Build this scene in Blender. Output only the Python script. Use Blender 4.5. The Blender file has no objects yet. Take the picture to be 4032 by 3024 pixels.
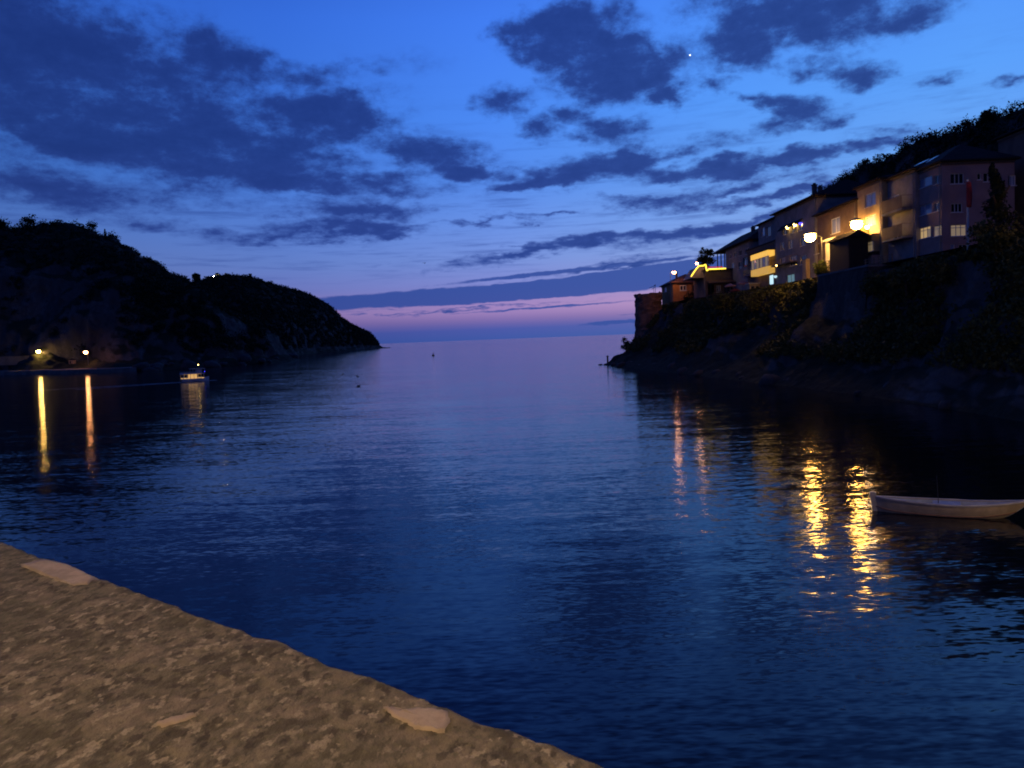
import bpy, math, random
import numpy as np
from mathutils import Vector, Matrix

rng = np.random.default_rng(7)
random.seed(7)
C = bpy.context.scene.collection
scene = bpy.context.scene

# ------------------------------------------------------------------ camera
EYE = 7.0                      # height of the lens above the water (on the old stone bridge)
PITCH, ROLL = math.radians(3.2), math.radians(2.2)
FPX = 3200.0                   # focal length in photo pixels (4032 wide)
_f = Vector((0, math.cos(PITCH), -math.sin(PITCH)))
_r0, _u0 = Vector((1, 0, 0)), Vector((0, math.sin(PITCH), math.cos(PITCH)))
_r = math.cos(ROLL) * _r0 - math.sin(ROLL) * _u0
_u = math.sin(ROLL) * _r0 + math.cos(ROLL) * _u0
cam = bpy.data.cameras.new('camera')
cam.sensor_width = 36.0
cam.lens = 36.0 * FPX / 4032.0
cam.clip_start, cam.clip_end = 0.05, 60000
co = bpy.data.objects.new('camera', cam)
C.objects.link(co)
co.matrix_world = Matrix(((_r.x, _u.x, -_f.x, 0), (_r.y, _u.y, -_f.y, 0), (_r.z, _u.z, -_f.z, EYE), (0, 0, 0, 1)))
scene.camera = co
scene.cycles.filter_width = 1.9
scene.cycles.use_denoising = True
scene.cycles.max_bounces = 6
scene.cycles.diffuse_bounces = 2
scene.cycles.glossy_bounces = 3
scene.cycles.sample_clamp_indirect = 6.0
scene.cycles.caustics_reflective = False
scene.cycles.caustics_refractive = False
scene.view_settings.view_transform = 'Standard'
scene.view_settings.look = 'None'
scene.view_settings.exposure = 0.0
scene.view_settings.gamma = 1.0
scene.view_settings.use_curve_mapping = False


def ray(px, py):
    """direction of sight through a point of the survey photo (4032 x 3024)"""
    d = _r * ((px - 2016) / FPX) + _u * ((1512 - py) / FPX) + _f
    return d.normalized()


def atY(px, py, Y):
    d = ray(px, py)
    return Vector((0, 0, EYE)) + d * (Y / d.y)


def atX(px, py, X):
    d = ray(px, py)
    return Vector((0, 0, EYE)) + d * (X / d.x)


def atZ(px, py, Z=0.0):
    d = ray(px, py)
    return Vector((0, 0, EYE)) + d * ((Z - EYE) / d.z)


# ------------------------------------------------------------------ node helpers
def lin(r, g, b):
    f = lambda c: c / 12.92 if c <= .04045 else ((c + .055) / 1.055) ** 2.4
    return (f(r / 255), f(g / 255), f(b / 255), 1)


class NT:
    def __init__(self, tree):
        self.t = tree
        tree.nodes.clear()

    def n(self, kind, **kw):
        nd = self.t.nodes.new(kind)
        for k, v in kw.items():
            setattr(nd, k, v)
        return nd

    def put(self, sock, v):
        if isinstance(v, bpy.types.NodeSocket):
            self.t.links.new(v, sock)
        elif v is not None:
            sock.default_value = v

    def math(self, op, a, b=None, c=None, clamp=False):
        nd = self.n('ShaderNodeMath', operation=op, use_clamp=clamp)
        for i, v in enumerate((a, b, c)):
            self.put(nd.inputs[i], v)
        return nd.outputs[0]

    def vmath(self, op, a, b=None, scale=None):
        nd = self.n('ShaderNodeVectorMath', operation=op)
        self.put(nd.inputs[0], a)
        if b is not None:
            self.put(nd.inputs[1], b)
        if scale is not None:
            self.put(nd.inputs['Scale'], scale)
        return nd.outputs['Value'] if op in ('LENGTH', 'DOT_PRODUCT', 'DISTANCE') else nd.outputs[0]

    def maprange(self, v, a, b, c=0.0, d=1.0, smooth=True):
        nd = self.n('ShaderNodeMapRange', interpolation_type='SMOOTHSTEP' if smooth else 'LINEAR', clamp=not smooth)
        self.put(nd.inputs[0], v)
        for i, x in enumerate((a, b, c, d)):
            self.put(nd.inputs[i + 1], x)
        return nd.outputs[0]

    def noise(self, vec, scale, detail=3, rough=.55, dist=0.0):
        nd = self.n('ShaderNodeTexNoise')
        self.put(nd.inputs['Vector'], vec)
        nd.inputs['Scale'].default_value = scale
        nd.inputs['Detail'].default_value = detail
        nd.inputs['Roughness'].default_value = rough
        nd.inputs['Distortion'].default_value = dist
        return nd

    def mix(self, fac, a, b, blend='MIX'):
        nd = self.n('ShaderNodeMix', data_type='RGBA', blend_type=blend)
        self.put(nd.inputs[0], fac)
        self.put(nd.inputs[6], a)
        self.put(nd.inputs[7], b)
        return nd.outputs[2]

    def mapping(self, vec, loc=(0, 0, 0), rot=(0, 0, 0), scale=(1, 1, 1), kind='POINT'):
        nd = self.n('ShaderNodeMapping', vector_type=kind)
        self.put(nd.inputs['Vector'], vec)
        nd.inputs['Location'].default_value = loc
        nd.inputs['Rotation'].default_value = rot
        nd.inputs['Scale'].default_value = scale
        return nd.outputs[0]

    def ramp(self, fac, stops, interp='LINEAR'):
        nd = self.n('ShaderNodeValToRGB')
        cr = nd.color_ramp
        cr.interpolation = interp
        while len(cr.elements) > 1:
            cr.elements.remove(cr.elements[-1])
        for i, (p, c) in enumerate(stops):
            e = cr.elements[0] if i == 0 else cr.elements.new(p)
            e.position = p
            e.color = c
        self.put(nd.inputs[0], fac)
        return nd.outputs[0]


# ------------------------------------------------------------------ the sky: blue hour, sun long below the horizon
world = bpy.data.worlds.new('World')
scene.world = world
world.use_nodes = True
w = NT(world.node_tree)
tc = w.n('ShaderNodeTexCoord')
sep = w.n('ShaderNodeSeparateXYZ')
w.put(sep.inputs[0], tc.outputs['Generated'])
sx, sy, sz = sep.outputs
az = w.math('ARCTAN2', sx, sy)
el = w.math('ARCSINE', w.math('MINIMUM', w.math('MAXIMUM', sz, -1.0), 1.0))
eln = w.math('DIVIDE', w.math('MAXIMUM', el, 0.0), math.pi / 2)
D = lambda d: d / 90.0
# clear-sky colour up the sky, below the bright western quarter
base = w.ramp(eln, [
    (0.0, lin(66, 90, 168)), (D(.8), lin(80, 92, 172)), (D(1.3), lin(126, 108, 174)), (D(2.0), lin(166, 134, 192)), (D(2.8), lin(160, 136, 198)),
    (D(3.6), lin(134, 138, 210)), (D(5.5), lin(122, 148, 223)), (D(8), lin(108, 148, 234)), (D(11), lin(88, 142, 240)),
    (D(15), lin(78, 140, 248)), (D(21), lin(68, 128, 246)), (D(28), lin(48, 94, 206)), (D(60), lin(26, 56, 146)), (1.0, lin(22, 48, 130))])
# brightness falls away from the afterglow (azimuth of the set sun about +28 degrees)
daz = w.math('ABSOLUTE', w.math('SUBTRACT', az, math.radians(30)))
daz = w.math('MINIMUM', daz, w.math('SUBTRACT', 2 * math.pi, daz))
glow = w.ramp(w.math('DIVIDE', daz, math.pi), [
    (0.0, (1.4, 1.36, 1.03, 1)), (.08, (1.24, 1.24, 1.02, 1)), (.17, (.94, .97, .97, 1)), (.25, (.62, .70, .77, 1)), (.34, (.5, .56, .6, 1)),
    (.6, (.30, .34, .42, 1)), (1.0, (.24, .28, .38, 1))])
sky = w.mix(1.0, base, glow, 'MULTIPLY')
# a little of the physical sky for the airlight, sun a few degrees under the horizon
nish = w.n('ShaderNodeTexSky', sky_type='NISHITA', sun_disc=False)
nish.sun_elevation = math.radians(-4.0)
nish.sun_rotation = math.radians(30)
sky = w.mix(1.0, sky, w.vmath('SCALE', nish.outputs[0], scale=0.015), 'ADD')

# clouds: coverage from a list of cloud bodies (direction, size, tilt) broken up by noise
P = w.n('ShaderNodeCombineXYZ')
w.put(P.inputs[0], az)
w.put(P.inputs[1], el)
P = P.outputs[0]
elw = w.math('DIVIDE', 1.0, w.math('ADD', w.math('MAXIMUM', el, 0.0), 0.10))
Q = w.n('ShaderNodeCombineXYZ')           # stretched towards the horizon like a flat cloud deck
w.put(Q.inputs[0], az)
w.put(Q.inputs[1], w.math('MULTIPLY', w.math('LOGARITHM', w.math('ADD', w.math('MAXIMUM', el, 0.0), 0.07), math.e), 0.55))
Q = Q.outputs[0]
wn = w.noise(Q, 7.0, 3, .55)
warp = w.vmath('MULTIPLY', w.vmath('SUBTRACT', wn.outputs['Color'], (.5, .5, .5)), (.12, .05, 0))
wn2 = w.noise(Q, 34.0, 3, .6)
warp = w.vmath('ADD', warp, w.vmath('MULTIPLY', w.vmath('SUBTRACT', wn2.outputs['Color'], (.5, .5, .5)), (.05, .022, 0)))
PS = w.vmath('ADD', P, w.vmath('MULTIPLY', w.vmath('SUBTRACT', wn2.outputs['Color'], (.5, .5, .5)), (.012, .006, 0)))
PW = w.vmath('ADD', P, warp)
CL = [  # x, y, half width, half height (photo at 2212 wide), tilt down to the right, weight
    (120, 120, 330, 190, 18, .84), (340, 275, 330, 85, 20, .74), (560, 335, 190, 55, 12, .72), (150, 305, 110, 26, 25, .55),
    (110, 415, 230, 34, 6, .7), (480, 110, 90, 40, 10, .5), (705, 150, 100, 20, 0, .6), (660, 235, 90, 50, 10, .8), (760, 230, 140, 34, -5, .5),
    (820, 285, 110, 30, 10, .5), (950, 335, 110, 50, 8, .9), (1020, 372, 70, 16, 0, .8), (860, 380, 50, 14, 0, .6), (600, 412, 60, 16, 0, .7),
    (700, 420, 40, 11, 0, .6), (850, 418, 120, 17, -2, .8), (820, 462, 150, 20, 0, .8), (640, 502, 170, 18, -2, .8), (850, 497, 170, 10, 0, .6),
    (1265, 95, 140, 70, 8, 1.1), (1350, 150, 90, 50, 15, 1.1), (1180, 75, 70, 45, 0, .9), (1090, 215, 70, 32, -5, .9), (1165, 275, 48, 30, 20, .9),
    (1345, 275, 70, 26, 5, .9), (1240, 240, 55, 24, -10, .7), (1255, 302, 40, 14, 0, .7), (1442, 222, 38, 26, 20, .9), (1240, 378, 150, 30, -3, 1.0),
    (1360, 345, 80, 30, 0, .9), (1160, 408, 70, 12, -3, .9), (1500, 378, 90, 22, -10, .9), (1600, 50, 120, 75, 0, 1.0), (1610, 120, 70, 26, 5, .7),
    (1530, 190, 45, 20, 10, .8), (1815, 62, 62, 34, -10, .9), (1950, 45, 110, 22, -6, .8), (1860, 8, 160, 26, 0, .8), (1755, 150, 50, 20, 0, .8),
    (1855, 150, 45, 30, -5, 1.0), (1730, 232, 85, 22, 5, .95), (1772, 265, 42, 14, 0, .8), (1660, 268, 50, 20, -10, .7), (1625, 214, 40, 12, 5, .7),
    (2000, 175, 40, 14, 0, .6), (2145, 187, 50, 8, -3, .7), (1800, 322, 300, 13, -5, .65), (1700, 352, 260, 13, -6, .7), (1480, 330, 120, 12, -6, .5), (1620, 395, 160, 9, -7, .7), (1560, 436, 270, 11, -4, .7),
    (1790, 405, 240, 11, -8, .6), (1860, 372, 130, 8, -6, .6), (1950, 275, 120, 8, -2, .5), (1400, 436, 120, 9, -2, .7), (1180, 474, 90, 6, 1, .9),
    (1060, 486, 120, 7, -2, .8), (1300, 523, 340, 12, -9, 1.0), (1500, 502, 190, 15, -11, .8), (1450, 548, 150, 8, -9, .6), (1330, 583, 330, 7, -6, .7),
    (1345, 697, 60, 5, -4, .6), (1000, 668, 260, 4, -4, .6),
    (900, 560, 200, 6, -3, .3), (560, 180, 120, 50, 12, .3), (850, 130, 150, 26, 0, .22), (1560, 300, 200, 16, -4, .3), (1050, 430, 140, 14, 0, .25), (1720, 30, 60, 40, 20, .35), (720, 320, 70, 50, 20, .5), (760, 395, 80, 14, 0, .4)]
BAND = [(1010, 637, 370, 14, -4, 1.2), (1330, 607, 300, 17, -6, 1.2), (1620, 578, 280, 18, -7, 1.1), (1250, 583, 260, 4, -6, .7), (1480, 566, 180, 4, -7, .6), (1180, 664, 200, 2.5, -4, .45), (1330, 696, 70, 4, -4, .6)]


def bodies(coords, lst, gain):
    """sum of soft cloud bodies"""
    acc = 0.0
    for (x, y, a, b, tilt, wt) in lst:
        d = ray(x * 1.8228, y * 1.8228)
        s = 1.8228 / FPX * 1.5
        g = w.n('ShaderNodeTexGradient', gradient_type='SPHERICAL')
        tm = g.texture_mapping
        tm.vector_type = 'TEXTURE'
        tm.translation = (math.atan2(d.x, d.y), math.asin(d.z), 0)
        tm.rotation = (0, 0, -math.radians(tilt) - ROLL)
        tm.scale = (a * s, b * s, 1)
        w.put(g.inputs[0], coords)
        acc = w.math('MULTIPLY_ADD', g.outputs['Fac'], wt * gain, acc)
    return acc


acc = bodies(PW, CL, 1.28)
band = bodies(PS, BAND, 1.6)
# broken cloud carries on over the rest of the sky
far = w.maprange(w.noise(Q, 2.2, 2, .5).outputs['Fac'], .30, .62, .1, .85)
outside = w.math('MAXIMUM', w.maprange(w.math('ABSOLUTE', az), math.radians(36), math.radians(50)), w.maprange(el, math.radians(25), math.radians(34)))
acc = w.math('ADD', w.math('MINIMUM', acc, 1.15), w.math('MULTIPLY', far, outside))
fb = w.noise(Q, 20.0, 7, .66).outputs['Fac']
fb2 = w.noise(w.mapping(P, scale=(1, 1.7, 1)), 62.0, 5, .66).outputs['Fac']
fb0 = w.noise(w.mapping(Q, rot=(0, 0, math.radians(-14)), scale=(1, 1.8, 1)), 8.0, 3, .55).outputs['Fac']
fb = w.math('ADD', fb, w.math('MULTIPLY', w.math('SUBTRACT', fb0, .5), .75))
det = w.math('ADD', w.math('MULTIPLY', w.math('SUBTRACT', fb, .5), 2.0), w.math('MULTIPLY', w.math('SUBTRACT', fb2, .5), .8))
field = w.math('ADD', acc, w.math('MULTIPLY', det, w.maprange(acc, 0.0, .4, .10, 1.0)))
cover = w.maprange(field, .02, 1.08, 0.0, 1.0)
# thin wisps between the bodies
vw = w.noise(w.mapping(Q, rot=(0, 0, math.radians(-6)), scale=(1, 4.5, 1)), 9.0, 6, .62).outputs['Fac']
veil = w.math('MULTIPLY', w.maprange(vw, .46, .74, 0, .55), w.math('MULTIPLY', w.maprange(el, math.radians(3), math.radians(6)), w.maprange(el, math.radians(19), math.radians(9))))
cover = w.math('MAXIMUM', cover, veil)
bcov = w.maprange(w.math('ADD', band, w.math('MULTIPLY', w.math('SUBTRACT', fb2, .5), .5)), .12, .55, 0.0, .96)
cover = w.math('MAXIMUM', cover, bcov)
thick = w.maprange(field, .35, 1.7, 0.0, 1.0)
# cloud undersides: slate blue, lit by the sky only
ccol = w.ramp(eln, [(0.0, lin(58, 82, 160)), (D(4), lin(56, 82, 162)), (D(8), lin(54, 80, 160)), (D(13), lin(46, 76, 156)), (D(22), lin(42, 72, 154)), (D(40), lin(36, 66, 148)), (1.0, lin(28, 54, 128))])
ccol = w.mix(1.0, ccol, w.mix(.45, glow, (.95, .98, 1.0, 1)), 'MULTIPLY')
ccol = w.mix(thick, ccol, w.mix(1.0, ccol, (.66, .70, .76, 1), 'MULTIPLY'))
final = w.mix(cover, sky, ccol)
bg = w.n('ShaderNodeBackground')
w.put(bg.inputs['Color'], final)
bg.inputs['Strength'].default_value = 1.0
out = w.n('ShaderNodeOutputWorld')
w.put(out.inputs[0], bg.outputs[0])
world.cycles.sampling_method = 'MANUAL'
world.cycles.sample_map_resolution = 512

# ------------------------------------------------------------------ materials
MATS = {}


def mat(name, col, col2=None, scale=3.0, rough=.8, bump=0.0, bscale=20.0, metal=0.0, emit=None, estr=0.0, spec=.5, coord='Object', detail=4, contrast=(.35, .65), island=0.0):
    m = bpy.data.materials.new(name)
    m.use_nodes = True
    t = NT(m.node_tree)
    o = t.n('ShaderNodeOutputMaterial')
    p = t.n('ShaderNodeBsdfPrincipled')
    t.put(o.inputs[0], p.outputs[0])
    c1 = tuple(col) + (1,) if len(col) == 3 else col
    tcx = t.n('ShaderNodeTexCoord').outputs[coord]
    c2 = col2 if col2 is not None else tuple(x * .75 for x in col[:3])
    c2 = tuple(c2) + (1,) if len(c2) == 3 else c2
    nz = t.noise(tcx, scale, detail, .6).outputs['Fac']
    colr = t.mix(t.maprange(nz, contrast[0], contrast[1]), c1, c2)
    if island:
        gi = t.n('ShaderNodeNewGeometry').outputs['Random Per Island']
        colr = t.mix(t.math('MULTIPLY', gi, island), colr, (0.0, 0.0, 0.0, 1))
    t.put(p.inputs['Base Color'], colr)
    p.inputs['Roughness'].default_value = rough
    p.inputs['Metallic'].default_value = metal
    p.inputs['Specular IOR Level'].default_value = spec
    if bump:
        b = t.n('ShaderNodeBump')
        b.inputs['Strength'].default_value = 1.0
        b.inputs['Distance'].default_value = bump
        t.put(b.inputs['Height'], t.noise(tcx, bscale, 5, .6).outputs['Fac'])
        t.put(p.inputs['Normal'], b.outputs[0])
    if emit is not None:
        p.inputs['Emission Color'].default_value = tuple(emit[:3]) + (1,)
        p.inputs['Emission Strength'].default_value = estr
    MATS[name] = m
    return m


def water_mat():
    m = bpy.data.materials.new('sea_water')
    m.use_nodes = True
    t = NT(m.node_tree)
    o = t.n('ShaderNodeOutputMaterial')
    p = t.n('ShaderNodeBsdfPrincipled')
    t.put(o.inputs[0], p.outputs[0])
    p.inputs['Base Color'].default_value = (.0008, .0022, .006, 1)
    p.inputs['Roughness'].default_value = .085
    p.inputs['IOR'].default_value = 1.333
    pos = t.n('ShaderNodeNewGeometry').outputs['Position']

    def slope(rot, scl, detail, ax, ay):
        v = t.mapping(pos, rot=(0, 0, math.radians(rot)), scale=scl)
        nz = t.noise(v, 1.0, detail, .55).outputs['Color']
        return t.vmath('MULTIPLY', t.vmath('SUBTRACT', nz, (.5, .5, .5)), (ax, ay, 0))
    s1 = slope(5, (.12, .7, 1), 2, .035, .075)       # low swell, crests across the harbour
    s2 = slope(-4, (.32, 2.2, 1), 2, .07, .14)      # wavelets
    s3 = slope(9, (2.8, 9.0, 1), 1, .12, .22)      # ripples
    patch = t.maprange(t.noise(t.mapping(pos, rot=(0, 0, .15), scale=(.012, .05, 1)), 1.0, 3, .6).outputs['Fac'], .38, .62, .65, 1.1)
    sm = t.vmath('ADD', s1, t.vmath('SCALE', t.vmath('ADD', s2, s3), scale=patch))
    nv = t.vmath('NORMALIZE', t.vmath('SUBTRACT', (0, 0, 1), sm))
    t.put(p.inputs['Normal'], nv)
    return m


mat('leaf_dark', (.035, .045, .02), (.018, .027, .012), .35, .75, island=.55, coord='Object', spec=.2)
mat('leaf_olive', (.12, .118, .036), (.07, .08, .024), .5, .75, island=.5, spec=.2)
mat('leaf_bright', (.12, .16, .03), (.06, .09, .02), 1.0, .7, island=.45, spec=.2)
mat('bark', (.09, .06, .04), (.05, .035, .025), 4, .9)
mat('asphalt', (.05, .05, .05), (.07, .065, .06), 2, .9)
mat('plaster_orange', (.42, .2, .07), (.34, .15, .05), 1.2, .9)
mat('plaster_cream', (.46, .35, .2), (.36, .27, .15), .8, .9)
mat('plaster_white', (.62, .58, .52), (.5, .46, .42), .8, .9)
mat('plaster_brown', (.17, .115, .09), (.12, .08, .065), .8, .9)
mat('plaster_grey', (.28, .255, .25), (.2, .185, .18), .8, .9)
mat('plaster_pink', (.40, .25, .22), (.32, .195, .175), .5, .9)
mat('plaster_lamplit', (.6, .43, .16), (.5, .36, .13), .9, .9)  # lamplight put into the colour: yellower copy of the cream plaster
mat('roof_tile', (.16, .07, .045), (.08, .045, .035), 2.0, .9, .03, 6)
mat('roof_dark', (.04, .03, .027), (.025, .02, .02), 1.5, .9, .03, 6, spec=.1)
mat('wood_dark', (.03, .019, .014), (.018, .012, .010), 3, .8)
mat('wood_pale', (.3, .2, .12), (.2, .13, .08), 3, .8)
mat('trim_white', (.7, .68, .64), (.6, .58, .54), 3, .6)
mat('trim_brown', (.12, .08, .055), (.08, .055, .04), 3, .7)
mat('metal_grey', (.25, .25, .25), (.18, .18, .18), 4, .5, metal=.6)
mat('metal_dark', (.06, .06, .06), (.04, .04, .04), 4, .5, metal=.5)
mat('glass_dark', (.012, .014, .018), (.012, .014, .018), 1, .06, spec=1.0)
mat('glass_bluish', (.30, .34, .45), (.22, .26, .36), .7, .16, spec=1.4)
mat('lit_warm', (.6, .5, .3), None, 1.2, .6, emit=(1.0, .66, .27), estr=.42)
mat('lit_cream', (.6, .5, .4), None, 1.2, .6, emit=(.85, .62, .34), estr=.20)
mat('glow_yellow', (.6, .45, .15), None, 1.2, .6, emit=(1.0, .55, .09), estr=.9)  # bay lintel's lamplight put in as emission; also the boat's deck light
mat('glow_amber', (.6, .45, .15), None, 1.2, .6, emit=(1.0, .55, .10), estr=.55)  # bay base: lamplight on it put in as emission
mat('lit_cold', (.5, .6, .65), None, 1.2, .5, emit=(.55, .85, 1.0), estr=1.0)
mat('lit_teal', (.3, .45, .45), None, 1.5, .5, emit=(.2, .38, .42), estr=.42)
mat('lamp_sodium', (.9, .7, .4), None, 1, .4, emit=(1.0, .50, .10), estr=135.0)
mat('lamp_far', (.9, .7, .4), None, 1, .4, emit=(1.0, .58, .14), estr=125.0)
mat('lamp_amber', (.9, .5, .2), None, 1, .4, emit=(1.0, .40, .14), estr=72.0)
mat('lamp_bay', (.9, .7, .4), None, 1, .4, emit=(1.0, .56, .1), estr=70.0)
mat('lamp_crest', (.9, .8, .7), None, 1, .4, emit=(1.0, .66, .45), estr=500.0)
mat('lamp_bridge', (.9, .7, .4), None, 1, .4, emit=(1.0, .66, .26), estr=116.0)
mat('lamp_white', (.9, .85, .7), None, 1, .4, emit=(1.0, .72, .45), estr=90.0)
mat('lamp_small', (.9, .7, .4), None, 1, .4, emit=(1.0, .6, .14), estr=26.0)
mat('led_yellow', (.9, .8, .3), None, 1, .4, emit=(1.0, .70, .05), estr=2.4)
mat('led_red', (.6, .05, .03), None, 1, .4, emit=(.6, .02, .01), estr=.7)
mat('led_blue', (.1, .1, .6), None, 1, .4, emit=(.05, .04, 1.0), estr=3.0)
mat('star_light', (1, 1, 1), None, 1, .4, emit=(.9, .95, 1.0), estr=2.4)
mat('flag_red', (.65, .05, .03), (.5, .035, .025), 4, .8)
mat('boat_white', (.42, .39, .36), (.32, .295, .27), 2.0, .45)
mat('boat_cream', (.40, .31, .22), (.30, .235, .165), 2.5, .5)
mat('boat_inside', (.36, .42, .56), (.28, .33, .45), 3, .6)
mat('boat_wood', (.2, .1, .06), (.14, .07, .045), 4, .6)
mat('boat_blue', (.2, .27, .4), (.15, .2, .32), 4, .6)
mat('ferry_paint', (.5, .5, .52), (.4, .4, .43), 1.0, .5)
mat('ferry_lit', (.6, .45, .25), None, 1.0, .6, emit=(1.0, .58, .2), estr=.6)
mat('stone_wall', (.06, .05, .043), (.033, .028, .025), .9, .95, .12, 2.2)
mat('stone_red', (.24, .13, .085), (.13, .08, .06), .5, .95, .15, 1.6)
mat('concrete', (.17, .16, .155), (.11, .105, .10), .25, .95, .03, 3)
mat('boulder_rock', (.06, .058, .055), (.035, .034, .034), .6, .95, .1, 2)
mat('cloth_pink', (.5, .27, .23), (.42, .2, .17), 2, .9)
mat('cloth_red', (.24, .05, .05), (.16, .04, .04), 2, .9)
mat('bird_grey', (.12, .12, .13), (.07, .07, .08), 6, .8)
mat('buoy_orange', (.5, .2, .08), (.4, .16, .06), 3, .6)
mat('foam', (.45, .5, .55), (.3, .34, .4), 1, .7)


def rock_mat():
    """cliffs: bare rock with streaks on the steep parts, dry scrub soil where it flattens"""
    m = bpy.data.materials.new('cliff_rock')
    m.use_nodes = True
    t = NT(m.node_tree)
    o = t.n('ShaderNodeOutputMaterial')
    p = t.n('ShaderNodeBsdfPrincipled')
    t.put(o.inputs[0], p.outputs[0])
    p.inputs['Roughness'].default_value = .95
    p.inputs['Specular IOR Level'].default_value = .2
    g = t.n('ShaderNodeNewGeometry')
    pos = g.outputs['Position']
    streak = t.noise(t.mapping(pos, scale=(.12, .12, .03)), 1.0, 5, .6).outputs['Fac']
    fine = t.noise(pos, .5, 6, .65).outputs['Fac']
    rock = t.mix(t.maprange(streak, .36, .64), (.115, .11, .105, 1), (.045, .043, .042, 1))
    rock = t.mix(t.maprange(fine, .35, .7), rock, (.065, .06, .055, 1))
    sepn = t.n('ShaderNodeSeparateXYZ')
    t.put(sepn.inputs[0], g.outputs['Normal'])
    flat = t.math('ADD', sepn.outputs[2], t.math('MULTIPLY', t.math('SUBTRACT', t.noise(pos, .08, 4, .6).outputs['Fac'], .5), .9))
    col = t.mix(t.maprange(flat, .42, .68), rock, (.022, .026, .015, 1))
    t.put(p.inputs['Base Color'], col)
    b = t.n('ShaderNodeBump')
    b.inputs['Distance'].default_value = .5
    t.put(b.inputs['Height'], t.noise(pos, .7, 6, .65).outputs['Fac'])
    t.put(p.inputs['Normal'], b.outputs[0])
    MATS['cliff_rock'] = m


rock_mat()


def parapet_mat():
    """weathered mortar full of small aggregate"""
    m = bpy.data.materials.new('parapet_mortar')
    m.use_nodes = True
    t = NT(m.node_tree)
    o = t.n('ShaderNodeOutputMaterial')
    p = t.n('ShaderNodeBsdfPrincipled')
    t.put(o.inputs[0], p.outputs[0])
    p.inputs['Roughness'].default_value = .92
    p.inputs['Specular IOR Level'].default_value = .25
    pos = t.n('ShaderNodeNewGeometry').outputs['Position']
    big = t.noise(pos, 4.0, 4, .6).outputs['Fac']
    st = t.mapping(pos, rot=(0, 0, math.radians(-38)), scale=(1.0, .6, 1))
    mid = t.noise(st, 30.0, 5, .62).outputs['Fac']
    fine = t.noise(st, 95.0, 4, .62).outputs['Fac']
    c = t.mix(t.maprange(mid, .36, .64), (.11, .095, .05, 1), (.29, .24, .13, 1))
    c = t.mix(t.maprange(t.noise(st, 44.0, 3, .55).outputs['Fac'], .56, .64, 0, .75), c, (.52, .43, .25, 1))
    c = t.mix(t.maprange(t.noise(t.mapping(st, loc=(3, 7, 1)), 40.0, 3, .55).outputs['Fac'], .56, .65, 0, .8), c, (.06, .052, .028, 1))
    c = t.mix(t.maprange(fine, .4, .66, 0, .35), c, (.10, .078, .048, 1))
    c = t.mix(t.maprange(big, .44, .66, 0, .55), c, (.13, .115, .055, 1))
    c = t.mix(t.maprange(t.noise(t.mapping(pos, loc=(5, 2, 0)), 9, 3, .5).outputs['Fac'], .52, .7, 0, .35), c, (.36, .28, .17, 1))
    t.put(p.inputs['Base Color'], c)
    b = t.n('ShaderNodeBump')
    b.inputs['Distance'].default_value = .008
    t.put(b.inputs['Height'], t.math('ADD', t.math('MULTIPLY', mid, 1.2), fine))
    t.put(p.inputs['Normal'], b.outputs[0])
    MATS['parapet_mortar'] = m


parapet_mat()
mat('parapet_chip', (.47, .36, .23), (.34, .265, .165), 22, .9, .003, 60)
mat('parapet_chip_ochre', (.52, .33, .14), (.45, .28, .12), 9, .9, .003, 60)


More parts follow.
